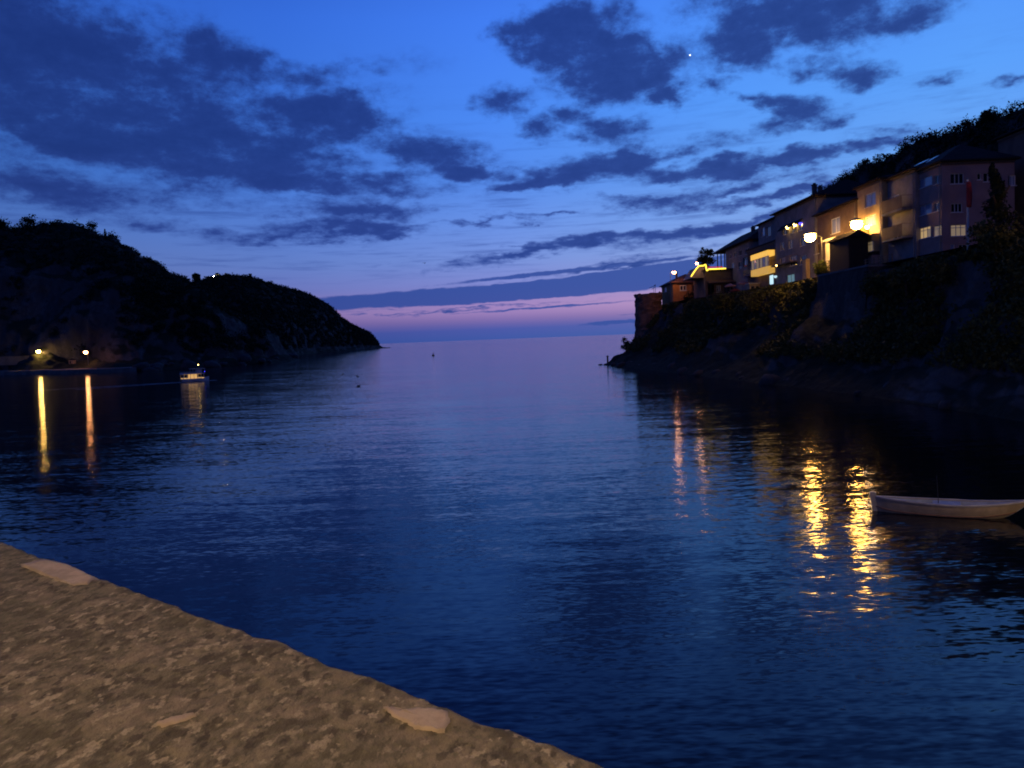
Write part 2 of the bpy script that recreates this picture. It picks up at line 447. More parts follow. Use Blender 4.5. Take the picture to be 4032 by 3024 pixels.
# ------------------------------------------------------------------ mesh helpers
class MB:
    """collects shapes in world coordinates, then links them as one mesh object"""

    def __init__(self):
        self.v, self.f = [], []

    def add(self, vs, fs):
        n = len(self.v)
        self.v.extend([tuple(x) for x in vs])
        self.f.extend([tuple(i + n for i in f) for f in fs])
        return self

    def box(self, x0, x1, y0, y1, z0, z1):
        return self.add([(x0, y0, z0), (x1, y0, z0), (x1, y1, z0), (x0, y1, z0), (x0, y0, z1), (x1, y0, z1), (x1, y1, z1), (x0, y1, z1)],
                        [(0, 3, 2, 1), (4, 5, 6, 7), (0, 1, 5, 4), (1, 2, 6, 5), (2, 3, 7, 6), (3, 0, 4, 7)])

    def tube(self, a, b, r0, r1=None, n=8):
        r1 = r0 if r1 is None else r1
        a, b = Vector(a), Vector(b)
        d = (b - a).normalized()
        p = d.orthogonal().normalized()
        q = d.cross(p)
        vs = []
        for c, r in ((a, r0), (b, r1)):
            for i in range(n):
                t = 2 * math.pi * i / n
                vs.append(c + p * (math.cos(t) * r) + q * (math.sin(t) * r))
        fs = [(i, (i + 1) % n, n + (i + 1) % n, n + i) for i in range(n)]
        fs += [tuple(range(n - 1, -1, -1)), tuple(range(n, 2 * n))]
        return self.add(vs, fs)

    def path(self, pts, r, n=6):
        for a, b in zip(pts[:-1], pts[1:]):
            self.tube(a, b, r, r, n)
        return self

    def ball(self, c, rx, ry, rz, nu=12, nv=8, z0=-1.0):
        vs, fs = [], []
        for j in range(nv + 1):
            ph = -math.pi / 2 + math.pi * j / nv
            for i in range(nu):
                th = 2 * math.pi * i / nu
                vs.append((c[0] + rx * math.cos(ph) * math.cos(th), c[1] + ry * math.cos(ph) * math.sin(th), c[2] + rz * max(math.sin(ph), z0)))
        for j in range(nv):
            for i in range(nu):
                fs.append((j * nu + i, j * nu + (i + 1) % nu, (j + 1) * nu + (i + 1) % nu, (j + 1) * nu + i))
        return self.add(vs, fs)

    def lathe(self, c, prof, n=16):
        vs = [(c[0] + r * math.cos(2 * math.pi * i / n), c[1] + r * math.sin(2 * math.pi * i / n), c[2] + z) for r, z in prof for i in range(n)]
        fs = [(j * n + i, j * n + (i + 1) % n, (j + 1) * n + (i + 1) % n, (j + 1) * n + i) for j in range(len(prof) - 1) for i in range(n)]
        fs += [tuple(range(n - 1, -1, -1)), tuple((len(prof) - 1) * n + i for i in range(n))]
        return self.add(vs, fs)

    def build(self, name, m, parent=None, smooth=False):
        off = origin_of(parent)
        me = bpy.data.meshes.new(name)
        me.from_pydata([(a - off[0], b - off[1], c - off[2]) for a, b, c in self.v], [], self.f)
        me.materials.append(MATS[m] if isinstance(m, str) else m)
        if smooth:
            me.polygons.foreach_set('use_smooth', [True] * len(me.polygons))
        me.update()
        o = bpy.data.objects.new(name, me)
        C.objects.link(o)
        if parent is not None:
            o.parent = parent
        return o


def origin_of(o):
    v = Vector((0, 0, 0))
    while o is not None:
        v = v + o.location
        o = o.parent
    return v


def tag(o, label=None, cat=None, group=None, kind=None):
    for k, v in (('label', label), ('category', cat), ('group', group), ('kind', kind)):
        if v:
            o[k] = v
    return o


def thing(name, label, cat, loc, group=None):
    o = bpy.data.objects.new(name, None)
    o.empty_display_size = .2
    o.location = loc
    C.objects.link(o)
    return tag(o, label, cat, group)


def copy_tree(o, parent=None):
    c = o.copy()
    C.objects.link(c)
    c.parent = parent
    for ch in list(o.children):
        copy_tree(ch, c)
    return c


def np_mesh(name, V, F, m, parent=None, smooth=False):
    off = np.array(origin_of(parent))
    V = np.asarray(V, dtype=np.float32) - off.astype(np.float32)
    F = np.asarray(F, dtype=np.int32)
    k = F.shape[1]
    me = bpy.data.meshes.new(name)
    me.vertices.add(len(V))
    me.vertices.foreach_set('co', V.ravel())
    me.loops.add(F.size)
    me.loops.foreach_set('vertex_index', F.ravel())
    me.polygons.add(len(F))
    me.polygons.foreach_set('loop_start', np.arange(0, F.size, k, dtype=np.int32))
    me.polygons.foreach_set('loop_total', np.full(len(F), k, dtype=np.int32))
    if smooth:
        me.polygons.foreach_set('use_smooth', np.ones(len(F), dtype=bool))
    me.materials.append(MATS[m] if isinstance(m, str) else m)
    me.update(calc_edges=True)
    o = bpy.data.objects.new(name, me)
    C.objects.link(o)
    if parent is not None:
        o.parent = parent
    return o


# numpy value noise
def _hash(i, j, k, s):
    h = (i * 374761393 + j * 668265263 + k * 2147483647 + s * 1274126177) & 0xFFFFFFFF
    h = ((h ^ (h >> 13)) * 1274126177) & 0xFFFFFFFF
    return ((h ^ (h >> 16)) & 0xFFFF) / 65535.0


def vnoise(Pn, s=0):
    Pn = np.asarray(Pn, dtype=np.float64)
    i0 = np.floor(Pn).astype(np.int64)
    f = Pn - i0
    f = f * f * (3 - 2 * f)
    r = 0
    for dx in (0, 1):
        for dy in (0, 1):
            for dz in (0, 1):
                wgt = (f[:, 0] if dx else 1 - f[:, 0]) * (f[:, 1] if dy else 1 - f[:, 1]) * (f[:, 2] if dz else 1 - f[:, 2])
                r = r + wgt * _hash(i0[:, 0] + dx, i0[:, 1] + dy, i0[:, 2] + dz, s)
    return r - .5


def fbm(Pn, octs=4, s=0, gain=.5):
    a, r, P2 = 1.0, 0, np.asarray(Pn, dtype=np.float64)
    for o in range(octs):
        r = r + a * vnoise(P2, s + o)
        P2 = P2 * 2.03 + 11.3
        a *= gain
    return r


def leaves(centres, radii, counts, size, seed=1, flat=1.0):
    """many small leaf-clump faces through the volume of each crown -> verts, quads"""
    r = np.random.default_rng(seed)
    centres = np.asarray(centres, float)
    radii = np.asarray(radii, float)
    idx = np.repeat(np.arange(len(centres)), counts)
    n = len(idx)
    d = r.normal(size=(n, 3))
    d /= np.linalg.norm(d, axis=1)[:, None]
    rad = r.random(n) ** .45
    # lumpy crowns
    lump = 1 + .55 * fbm(d * 1.7 + centres[idx] * .37, 3, 5)
    p = centres[idx] + d * (rad * lump)[:, None] * radii[idx]
    a = r.normal(size=(n, 3))
    a /= np.linalg.norm(a, axis=1)[:, None]
    b = np.cross(a, d + r.normal(size=(n, 3)) * .6)
    b /= np.linalg.norm(b, axis=1)[:, None] + 1e-9
    sc = (size if np.ndim(size) == 0 else np.asarray(size)[idx]) * (.5 + r.random(n))
    a = a * sc[:, None]
    b = b * (sc * .7)[:, None]
    V = np.stack([p - a, p - b * .8, p + a, p + b * .8], axis=1).reshape(-1, 3)
    F = np.arange(4 * n).reshape(-1, 4)
    return V, F


def catmull(Pa, n):
    """resample K control rows (any trailing shape) to n rows"""
    Pa = np.asarray(Pa, float)
    K = len(Pa)
    t = np.linspace(0, K - 1, n)
    i = np.minimum(t.astype(int), K - 2)
    f = (t - i).reshape((-1,) + (1,) * (Pa.ndim - 1))
    g = lambda k: Pa[np.clip(k, 0, K - 1)]
    p0, p1, p2, p3 = g(i - 1), g(i), g(i + 1), g(i + 2)
    return .5 * (2 * p1 + (p2 - p0) * f + (2 * p0 - 5 * p1 + 4 * p2 - p3) * f ** 2 + (3 * p1 - p0 - 3 * p2 + p3) * f ** 3)


def lin_rs(Pa, n):
    Pa = np.asarray(Pa, float)
    K = len(Pa)
    t = np.linspace(0, K - 1, n)
    i = np.minimum(t.astype(int), K - 2)
    f = (t - i).reshape((-1,) + (1,) * (Pa.ndim - 1))
    return Pa[i] * (1 - f) + Pa[i + 1] * f


def loft(rows, nu, nv, amp, freq, seed, smooth_v=False):
    """rows[station][profile] = (x, y, z) -> displaced grid (nu, nv, 3)"""
    G = catmull(rows, nu)
    G = np.swapaxes((catmull if smooth_v else lin_rs)(np.swapaxes(G, 0, 1), nv), 0, 1)
    du = np.gradient(G, axis=0)
    dv = np.gradient(G, axis=1)
    N = np.cross(du, dv)
    N /= np.linalg.norm(N, axis=2)[..., None] + 1e-9
    if N[..., 2].mean() < 0:
        N = -N
    flat = G.reshape(-1, 3)
    h = fbm(flat * freq, 5, seed).reshape(G.shape[:2])
    h = h + .5 * (-np.abs(fbm(flat * freq * np.array([2.2, 2.2, .7]), 4, seed + 9)).reshape(G.shape[:2]) + .15)
    h = h + .22 * (fbm(flat * freq * 6.5, 3, seed + 17).reshape(G.shape[:2]) - np.abs(fbm(flat * freq * np.array([5, 5, 2.2]), 3, seed + 23)).reshape(G.shape[:2]))
    w_ = np.clip((G[..., 2] + .3) / 3.0, .15, 1)
    return G + N * (h * amp * w_ if np.ndim(amp) == 0 else h * amp * w_)[..., None]


def grid_faces(nu, nv):
    a = np.arange(nu * nv).reshape(nu, nv)
    return np.stack([a[:-1, :-1], a[1:, :-1], a[1:, 1:], a[:-1, 1:]], axis=-1).reshape(-1, 4)

# ------------------------------------------------------------------ water to the horizon
wv = MB()
wv.add([(-30000, -400, 0), (30000, -400, 0), (30000, 30000, 0), (-30000, 30000, 0)], [(0, 1, 2, 3)])
tag(wv.build('water', water_mat()), kind='structure')
sb = MB()
sb.add([(-30000, -400, -6), (30000, -400, -6), (30000, 30000, -6), (-30000, 30000, -6)], [(0, 1, 2, 3)])

# ------------------------------------------------------------------ hills of the bay
# near hill across the harbour
A_st = [((-360, 372), (-420, 480, 82)), ((-285, 360), (-335, 450, 80)), ((-217, 341), (-270, 430, 76)), ((-182, 322), (-222, 424, 71.5)), ((-150, 306), (-188, 417, 59.5)),
        ((-134, 322), (-170, 412, 47.5)), ((-118, 346), (-155, 408, 38.5)), ((-108, 382), (-143, 415, 25)), ((-112, 430), (-139, 440, 14)), ((-128, 482), (-141, 480, 6)), ((-146, 520), (-150, 518, 1.2))]


def hill_rows(st, prof, back):
    rows = []
    for (sx_, sy_), (rx, ry, rz) in st:
        row = []
        for fr, gz, dz in prof:
            row.append((sx_ + (rx - sx_) * fr, sy_ + (ry - sy_) * fr, rz * gz + dz))
        dx, dy = rx - sx_, ry - sy_
        L = math.hypot(dx, dy)
        for dist, gz in back:
            row.append((rx + dx / L * dist, ry + dy / L * dist, rz * gz - (2 if gz == 0 else 0)))
        rows.append(row)
    return rows


profA = [(-.06, 0, -2.0), (0.0, 0, .15), (.10, .01, 1.3), (.20, .05, 1.5), (.30, .34, 0), (.38, .58, 0), (.46, .68, 0), (.70, .87, 0), (1.0, 1.0, 0)]
GA = loft(hill_rows(A_st, profA, [(40, .93), (90, .6), (170, 0)]), 300, 170, 9.0, .035, 3)
hA = np_mesh('hill', GA.reshape(-1, 3), grid_faces(300, 170)[:, ::-1], 'cliff_rock', smooth=True)
tag(hA, kind='structure')

B_st = [((-215, 640), (-345, 830, 70)), ((-188, 640), (-318, 838, 79)), ((-184, 690), (-293, 840, 80.5)), ((-187, 780), (-269, 920, 80)), ((-187, 900), (-246, 1000, 66)),
        ((-186, 1050), (-220, 1090, 41)), ((-184, 1120), (-207, 1150, 25)), ((-182, 1180), (-192, 1190, 7.5)), ((-178, 1206), (-184, 1208, 1.0))]
profB = [(-.08, 0, -2.0), (0.0, 0, .2), (.06, .05, 1.2), (.18, .34, 0), (.34, .56, 0), (.66, .84, 0), (1.0, 1.0, 0)]
GB = loft(hill_rows(B_st, profB, [(50, .9), (130, .5), (230, 0)]), 260, 120, 9.0, .022, 21)
hB = np_mesh('headland', GB.reshape(-1, 3), grid_faces(260, 120)[:, ::-1], 'cliff_rock', smooth=True)
tag(hB, kind='structure')

# the fortified peninsula with the street of houses
SY = [-40, 14, 26, 38, 50, 62, 76, 90, 105, 125, 145, 168, 184, 191, 198, 206, 214, 228, 252]
SXS = [23, 22, 26, 31, 34.5, 35, 35, 34, 32, 29.5, 27, 24.2, 22.8, 22.0, 25.5, 31.5, 36, 42, 62]
SXE = [30, 30, 36, 41, 43, 43, 42.6, 42.3, 42, 41.6, 41, 39.6, 37.4, 36.0, 36.2, 37.6, 42, 50, 78]
SZE = [9, 9, 11, 12.5, 13, 13.2, 13.3, 13.2, 13.1, 13.1, 13.2, 13.3, 13.2, 12.6, 11.5, 10.5, 9, 6, 2]
SR = [22, 26, 30, 33, 34.5, 35.5, 36, 36.3, 36.6, 37.6, 39.6, 40, 39.3, 38.5, 37, 34, 30, 22, 6]
rowsP = []
for Y, xs, xe, ze, R in zip(SY, SXS, SXE, SZE, SR):
    e = xe - xs
    spit = 1.0 if 180 < Y < 200 else 0.0
    rowsP.append([(xs - 2.5, Y, -2.0), (xs, Y, .1), (xs + .16 * e, Y, 1.5 + .2 * spit), (xs + .5 * e, Y, ze * .36 - spit * .6), (xs + .78 * e, Y, ze * .62 - spit),
                  (xe - .7, Y, ze - .9), (xe, Y, ze), (xe + 10, Y, ze + .5), (max(xe + 17, 60), Y, ze + 1.0), (max(xe + 20, 66), Y, ze + (R - ze) * .5),
                  (max(xe + 26, 75), Y, R), (max(xe + 45, 95), Y, R - 4), (max(xe + 80, 135), Y, R * .3), (max(xe + 100, 160), Y, -2)])
vv = np.linspace(0, 13, 190)
ampP = np.ones((420, 190)) * np.interp(vv, [0, 4, 5, 6, 8, 9, 13], [1.9, 1.9, 1.0, .25, .25, 1.6, 1.9])[None, :]
GP = loft(rowsP, 420, 190, ampP, .16, 40)
hP = np_mesh('peninsula', GP.reshape(-1, 3), grid_faces(420, 190), 'cliff_rock', smooth=True)
tag(hP, kind='structure')
# street along the row of houses
st_ = MB()
for k in range(len(SY) - 1):
    y0, y1 = SY[k], SY[k + 1]
    if y0 < 38 or y1 > 192:
        continue
    st_.add([(SXE[k] + .6, y0, SZE[k] + .75), (SXE[k] + 13, y0, SZE[k] + .9), (SXE[k + 1] + 13, y1, SZE[k + 1] + .9), (SXE[k + 1] + .6, y1, SZE[k + 1] + .75)], [(0, 1, 2, 3)])
tag(st_.build('street', 'asphalt'), kind='structure')

# quay under the near hill
q = MB()
qp = [(-262, 352.5), (-214, 338), (-184, 319.5), (-154, 303.5), (-141, 306)]
for a, b in zip(qp[:-1], qp[1:]):
    q.add([(a[0], a[1], -1), (b[0], b[1], -1), (b[0], b[1], 1.55), (a[0], a[1], 1.55), (a[0] - 3, a[1] + 14, 1.9), (b[0] - 3, b[1] + 14, 1.9)], [(0, 1, 2, 3), (3, 2, 5, 4)])
tag(q.build('quay_pavement', 'concrete'), kind='structure')


# ------------------------------------------------------------------ low scrub that covers the slopes (nobody could count it)
def scatter(G, n, vlo, vhi, seed, cond=None):
    r = np.random.default_rng(seed)
    nu, nv = G.shape[:2]
    u = r.random(n) * (nu - 1.001)
    v = (vlo + r.random(n) * (vhi - vlo)) * (nv - 1.001)
    i, j = u.astype(int), v.astype(int)
    fu, fv = (u - i)[:, None], (v - j)[:, None]
    p = G[i, j] * (1 - fu) * (1 - fv) + G[i + 1, j] * fu * (1 - fv) + G[i, j + 1] * (1 - fu) * fv + G[i + 1, j + 1] * fu * fv
    return p[cond(p, v / (nv - 1))] if cond is not None else p


# near hill: scrub on the top, thinner on the cliff, none on the quay
pA = scatter(GA, 4600, .28, .80, 5, lambda p, v: (p[:, 2] > 6) & ((v > .52) | (fbm(p * .045, 3, 8) > -.06)))
rA = 1.1 + 2.0 * np.random.default_rng(6).random(len(pA)) ** 1.6
V, F = leaves(pA + [0, 0, .4], np.stack([rA * 1.15, rA * 1.15, rA * .9], 1), 60, .42, 11)
tag(np_mesh('hill_scrub', V, F, 'leaf_dark'), kind='stuff')
pB = scatter(GB, 6500, .10, .76, 15, lambda p, v: (p[:, 2] > 6) & ((v > .24) | (fbm(p * .03, 3, 18) > -.25)))
rB = 1.6 + 2.4 * np.random.default_rng(16).random(len(pB)) ** 1.6
V, F = leaves(pB + [0, 0, .5], np.stack([rB * 1.2, rB * 1.2, rB * .9], 1), 42, .8, 12)
tag(np_mesh('headland_scrub', V, F, 'leaf_dark'), kind='stuff')


# peninsula: cliff scrub, hill scrub above the houses
def condP(p, v):
    cliff = (v < .47) & (p[:, 2] > 3.2) & (fbm(p * .11, 3, 33) > -.16)
    bare = ((p[:, 1] > 71) & (p[:, 1] < 77.5) & (p[:, 2] > 7.5) & (p[:, 2] < 12.4)) | ((p[:, 1] > 92) & (p[:, 1] < 109) & (p[:, 2] > 4.5) & (p[:, 0] < 44))
    tower = (p[:, 1] > 190) & (p[:, 0] < 36.5) & (p[:, 2] > 7)
    return cliff & ~bare & ~tower & (p[:, 1] > 36) & (p[:, 1] < 215)


pP = scatter(GP, 5600, .17, .455, 25, condP)
rP = (.55 + 1.0 * np.random.default_rng(26).random(len(pP)) ** 1.8) * np.clip((14.0 - pP[:, 2]) / 2.2, .45, 1)
near = pP[:, 1] < 110
for msk, cnt, sz, sd in ((near, 110, .17, 13), (~near, 70, .24, 14)):
    V, F = leaves(pP[msk] + [0, 0, .25], np.stack([rP[msk] * 1.1, rP[msk] * 1.1, rP[msk] * .9], 1), cnt, sz, sd)
    tag(np_mesh('cliff_scrub', V, F, 'leaf_olive'), kind='stuff')
pH = scatter(GP, 3900, .62, .86, 35, lambda p, v: (p[:, 2] > 17) & (p[:, 1] > 60) & (p[:, 1] < 240) & (p[:, 0] < 96))
rH = .75 + 1.2 * np.random.default_rng(36).random(len(pH)) ** 1.6
V, F = leaves(pH + [0, 0, .5], np.stack([rH * 1.1, rH * 1.1, rH], 1), 150, .19, 15)
tag(np_mesh('hillside_scrub', V, F, 'leaf_dark'), kind='stuff')


# ------------------------------------------------------------------ old stone parapet of the bridge, right under the lens
ZT = EYE - .62
e0, e1 = atZ(0, 2136, ZT), atZ(2388, 3024, ZT)
edir = (e0 - e1).normalized()                  # along the wall, away to the left
enrm = Vector((edir.y, -edir.x, 0))
if enrm.dot(e1) < 0:
    enrm = -enrm                               # out over the water
par = thing('stone_parapet', 'weathered brown mortar top of the old bridge parapet with pale chipped patches', 'parapet', (e1.x, e1.y, 0))
nu, nv = 620, 92
ss = np.linspace(-3.2, 5.2, nu)
tt = np.linspace(.024, -.70, nv)                  # 0 = water-side edge
S, T = np.meshgrid(ss, tt, indexing='ij')
base = np.array(e1)[None, None, :] + S[..., None] * np.array(edir) + T[..., None] * np.array(enrm)
flat = base.reshape(-1, 3)
z = .006 * fbm(flat * 5.0, 3, 51) + .0035 * fbm(flat * 30.0, 3, 52) + .0028 * fbm(flat * 75, 2, 53)
base[..., 2] += z.reshape(nu, nv)
edge = .016 * fbm(np.stack([ss * 6, ss * 0, ss * 0], 1), 3, 54) + .014 * fbm(np.stack([ss * 34, ss * 0, ss * 0], 1), 3, 55)
wgt = np.clip(1 + (T - .024) / .06, 0, 1)
base += (edge[:, None] * wgt)[..., None] * np.array(enrm)
base[..., 2] -= .02 * np.clip(1 + (T - .024) / .03, 0, 1) ** 2.2      # worn arris
top_g = base
# outer face
nd = 16
dz = np.linspace(0, 1, nd) ** 1.6
side = np.repeat(top_g[:, :1, :], nd, axis=1).copy()
side[..., 2] = side[..., 2] * (1 - dz) + (-1.5) * dz
sf = side.reshape(-1, 3)
side += (np.clip(dz * 12, 0, 1)[None, :] * .05 * fbm(sf * 3.0, 3, 57).reshape(nu, nd))[..., None] * np.array(enrm)
np_mesh('coping', top_g.reshape(-1, 3), grid_faces(nu, nv), 'parapet_mortar', par, True)
np_mesh('outer_face', side.reshape(-1, 3), grid_faces(nu, nd)[:, ::-1], 'stone_wall', par, True)
inn = MB()
c0, c1 = np.array(e1) + ss[0] * np.array(edir) - .70 * np.array(enrm), np.array(e1) + ss[-1] * np.array(edir) - .70 * np.array(enrm)
inn.add([(c0[0], c0[1], ZT - 1.0), (c1[0], c1[1], ZT - 1.0), (c1[0], c1[1], ZT), (c0[0], c0[1], ZT)], [(0, 1, 2, 3)])
inn.build('inner_face', 'stone_wall', par)


def chip(name, pts, m, th, parent):
    """patch of smooth paler mortar where the rough skin has broken away"""
    pts = [atZ(x, y, ZT + .004) for x, y in pts]
    n = len(pts)
    ring = []
    for i in range(n):                          # irregular broken outline
        a, b = pts[i], pts[(i + 1) % n]
        for k in range(5):
            p = a.lerp(b, k / 5)
            j = .0018
            ring.append(Vector((p.x + random.uniform(-j, j), p.y + random.uniform(-j, j), p.z)))
    c = sum(ring, Vector()) / len(ring)
    mb = MB()
    vs = [p + Vector((0, 0, -.02)) for p in ring] + [p + Vector((0, 0, th * random.uniform(.5, .9))) for p in ring]
    vs += [c.lerp(p, .86) + Vector((0, 0, th + random.uniform(-.0015, .0015))) for p in ring] + [c + Vector((0, 0, th))]
    k = len(ring)
    fs = []
    for i in range(k):
        j = (i + 1) % k
        fs += [(i, j, k + j, k + i), (k + i, k + j, 2 * k + j, 2 * k + i), (2 * k + i, 2 * k + j, 3 * k)]
    mb.add(vs, fs)
    return mb.build(name, m, parent, True)


chip('mortar_patch', [(84, 2222), (176, 2202), (262, 2222), (330, 2252), (372, 2276), (344, 2300), (290, 2304), (240, 2288), (200, 2268), (150, 2250)], 'parapet_chip', .0015, par)
chip('mortar_patch', [(1512, 2784), (1560, 2786), (1580, 2798), (1640, 2788), (1700, 2790), (1762, 2802), (1770, 2832), (1748, 2872), (1725, 2876), (1690, 2866), (1635, 2862), (1600, 2838), (1555, 2818)], 'parapet_chip', .0015, par)
chip('mortar_patch', [(616, 2846), (690, 2822), (760, 2806), (772, 2816), (700, 2840), (640, 2856)], 'parapet_chip', .0015, par)

# ------------------------------------------------------------------ houses
def rect_wall(mb, o, u, v, nrm, W, H, holes, depth):
    """wall W x H from origin o with real openings (holes in wall coordinates) and reveals"""
    us = sorted({0.0, W} | {max(0, min(W, h[k])) for h in holes for k in (0, 1)})
    vs = sorted({0.0, H} | {max(0, min(H, h[k])) for h in holes for k in (2, 3)})
    o, u, v, nrm = map(Vector, (o, u, v, nrm))
    for a, b in zip(us[:-1], us[1:]):
        for c, d in zip(vs[:-1], vs[1:]):
            mu, mv = (a + b) / 2, (c + d) / 2
            if any(h[0] < mu < h[1] and h[2] < mv < h[3] for h in holes):
                continue
            mb.add([o + u * a + v * c, o + u * b + v * c, o + u * b + v * d, o + u * a + v * d], [(0, 1, 2, 3)])
    for h in holes:
        q = [o + u * h[0] + v * h[2], o + u * h[1] + v * h[2], o + u * h[1] + v * h[3], o + u * h[0] + v * h[3]]
        qi = [p - nrm * depth for p in q]
        for i in range(4):
            j = (i + 1) % 4
            mb.add([q[i], q[j], qi[j], qi[i]], [(0, 1, 2, 3)])


def window(parent, o, u, v, nrm, h, depth, glass, frame='trim_white', nx=2, ny=1, transom=None, fw=.07, sill=True):
    """frame bars inside the opening (the window), each pane a sub-part"""
    o, u, v, nrm = map(Vector, (o, u, v, nrm))

    def bar(mb, a, b, c, d, n0, n1):
        pts = []
        for nn in (n0, n1):
            for (x, y) in ((a, c), (b, c), (b, d), (a, d)):
                pts.append(o + u * x + v * y - nrm * nn)
        mb.add(pts, [(0, 1, 2, 3), (7, 6, 5, 4), (0, 4, 5, 1), (1, 5, 6, 2), (2, 6, 7, 3), (3, 7, 4, 0)])
    mb = MB()
    a, b, c, d = h
    n0, n1 = depth - .12, depth - .03
    bar(mb, a, a + fw, c, d, n0, n1)
    bar(mb, b - fw, b, c, d, n0, n1)
    bar(mb, a + fw, b - fw, c, c + fw, n0, n1)
    bar(mb, a + fw, b - fw, d - fw, d, n0, n1)
    xs = [a + fw + (b - a - 2 * fw) * i / nx for i in range(nx + 1)]
    ys = [c + fw + (d - c - 2 * fw) * i / ny for i in range(ny + 1)] if transom is None else [c + fw, c + (d - c) * transom, d - fw]
    for x in xs[1:-1]:
        bar(mb, x - fw / 2, x + fw / 2, c + fw, d - fw, n0 + .005, n1)
    for y in ys[1:-1]:
        for xa, xb in zip(xs[:-1], xs[1:]):
            bar(mb, xa + fw / 2, xb - fw / 2, y - fw / 2, y + fw / 2, n0 + .008, n1)
    if sill:
        bar(mb, a - .08, b + .08, c - .07, c - .002, -.08, -.002)
    win = mb.build('window', frame, parent)
    k = 0
    for xa, xb in zip(xs[:-1], xs[1:]):
        for ya, yb in zip(ys[:-1], ys[1:]):
            g = MB()
            bar(g, xa, xb, ya, yb, n1 - .04, n1 - .015)
            gl = glass[k % len(glass)] if isinstance(glass, (list, tuple)) else glass
            g.build('pane', gl, win)
            k += 1
    return win


def house(name, label, X0, X1, Y0, Y1, z0, z1, wall, west=(), south=(), depth=.22):
    """axis-aligned house: west front on X0 looks over the water, south end on Y0 faces the bridge.
    openings: (pixel box x0, y0, x1, y1, glass, options)"""
    t = thing(name, label, 'house', ((X0 + X1) / 2, (Y0 + Y1) / 2, z0))
    mb = MB()
    hw, hs = [], []
    for (x0, y0, x1, y1, glass, opt) in west:
        xm, a, b = (x0 + x1) / 2, atX(x0, y0, X0), atX(x1, y0, X0)
        zt, zb = atX(xm, y0, X0).z, atX(xm, y1, X0).z
        ya, yb = sorted((a.y, b.y))
        hw.append(((Y1 - yb, Y1 - ya, zb - z0, zt - z0), glass, opt))
    for (x0, y0, x1, y1, glass, opt) in south:
        xm, a, b = (x0 + x1) / 2, atY(x0, y0, Y0), atY(x1, y0, Y0)
        zt, zb = atY(xm, y0, Y0).z, atY(xm, y1, Y0).z
        hs.append(((a.x - X0, b.x - X0, zb - z0, zt - z0), glass, opt))
    fW = ((X0, Y1, z0), (0, -1, 0), (0, 0, 1), (-1, 0, 0))
    fS = ((X0, Y0, z0), (1, 0, 0), (0, 0, 1), (0, -1, 0))
    rect_wall(mb, *fW, Y1 - Y0, z1 - z0, [h for h, g, o in hw], depth)
    rect_wall(mb, *fS, X1 - X0, z1 - z0, [h for h, g, o in hs], depth)
    mb.add([(X1, Y0, z0), (X1, Y1, z0), (X1, Y1, z1), (X1, Y0, z1), (X0, Y1, z0), (X0, Y1, z1)], [(0, 1, 2, 3), (1, 4, 5, 2)])
    mb.add([(X0, Y0, z1 - .01), (X1, Y0, z1 - .01), (X1, Y1, z1 - .01), (X0, Y1, z1 - .01)], [(0, 1, 2, 3)])
    mb.build('wall', wall, t)
    if z1 - z0 > 5:
        c = MB().box(X0 - .14, X0 - .003, Y0 - .14, Y1, z1 - .3, z1 - .04)
        c.box(X0 - .002, X1, Y0 - .14, Y0 - .003, z1 - .3, z1 - .04)
        c.build('cornice', 'trim_brown', t)
        MB().tube((X0 - .09, Y0 + .35, z0), (X0 - .09, Y0 + .35, z1 - .31), .055, .055, 6).build('drainpipe', 'metal_grey', t)
    for h, g, o in hw:
        if g is not None:
            window(t, *fW, h, depth, g, **o)
    for h, g, o in hs:
        if g is not None:
            window(t, *fS, h, depth, g, **o)
    return t


def hip_roof(t, X0, X1, Y0, Y1, z, zr, over=.5, ridge=None, m='roof_dark', th=.18, axis='Y', ends=1.0):
    """tiled hipped roof with thickness and eaves"""
    X0, X1, Y0, Y1 = X0 - over, X1 + over, Y0 - over, Y1 + over
    z -= .0
    if axis == 'Y':
        xr = (X0 + X1) / 2 if ridge is None else ridge
        run = (X1 - X0) / 2 * ends
        r0, r1 = (xr, Y0 + run, zr), (xr, Y1 - run, zr)
    else:
        yr = (Y0 + Y1) / 2 if ridge is None else ridge
        run = (Y1 - Y0) / 2 * ends
        r0, r1 = (X0 + run, yr, zr), (X1 - run, yr, zr)
    b = [(X0, Y0, z), (X1, Y0, z), (X1, Y1, z), (X0, Y1, z)]
    up = [(x, y, zz + th) for x, y, zz in b]
    vs = b + up + [(r0[0], r0[1], r0[2] + th), (r1[0], r1[1], r1[2] + th)]
    fs = [(3, 2, 1, 0), (0, 1, 5, 4), (1, 2, 6, 5), (2, 3, 7, 6), (3, 0, 4, 7)]
    if axis == 'Y':
        fs += [(4, 5, 8), (5, 6, 9, 8), (6, 7, 9), (7, 4, 8, 9)]
    else:
        fs += [(7, 4, 8), (4, 5, 9, 8), (5, 6, 9), (6, 7, 8, 9)]
    return MB().add(vs, fs).build('roof', m, t)


def chimney(roof, x, y, z0, z1, s=.3):
    mb = MB().box(x - s, x + s, y - s, y + s, z0, z1)
    mb.box(x - s - .08, x + s + .08, y - s - .08, y + s + .08, z1 + .003, z1 + .15)
    mb.box(x - s * .6, x + s * .6, y - s * .6, y + s * .6, z1 + .153, z1 + .4)
    return mb.build('chimney', 'plaster_brown', roof)


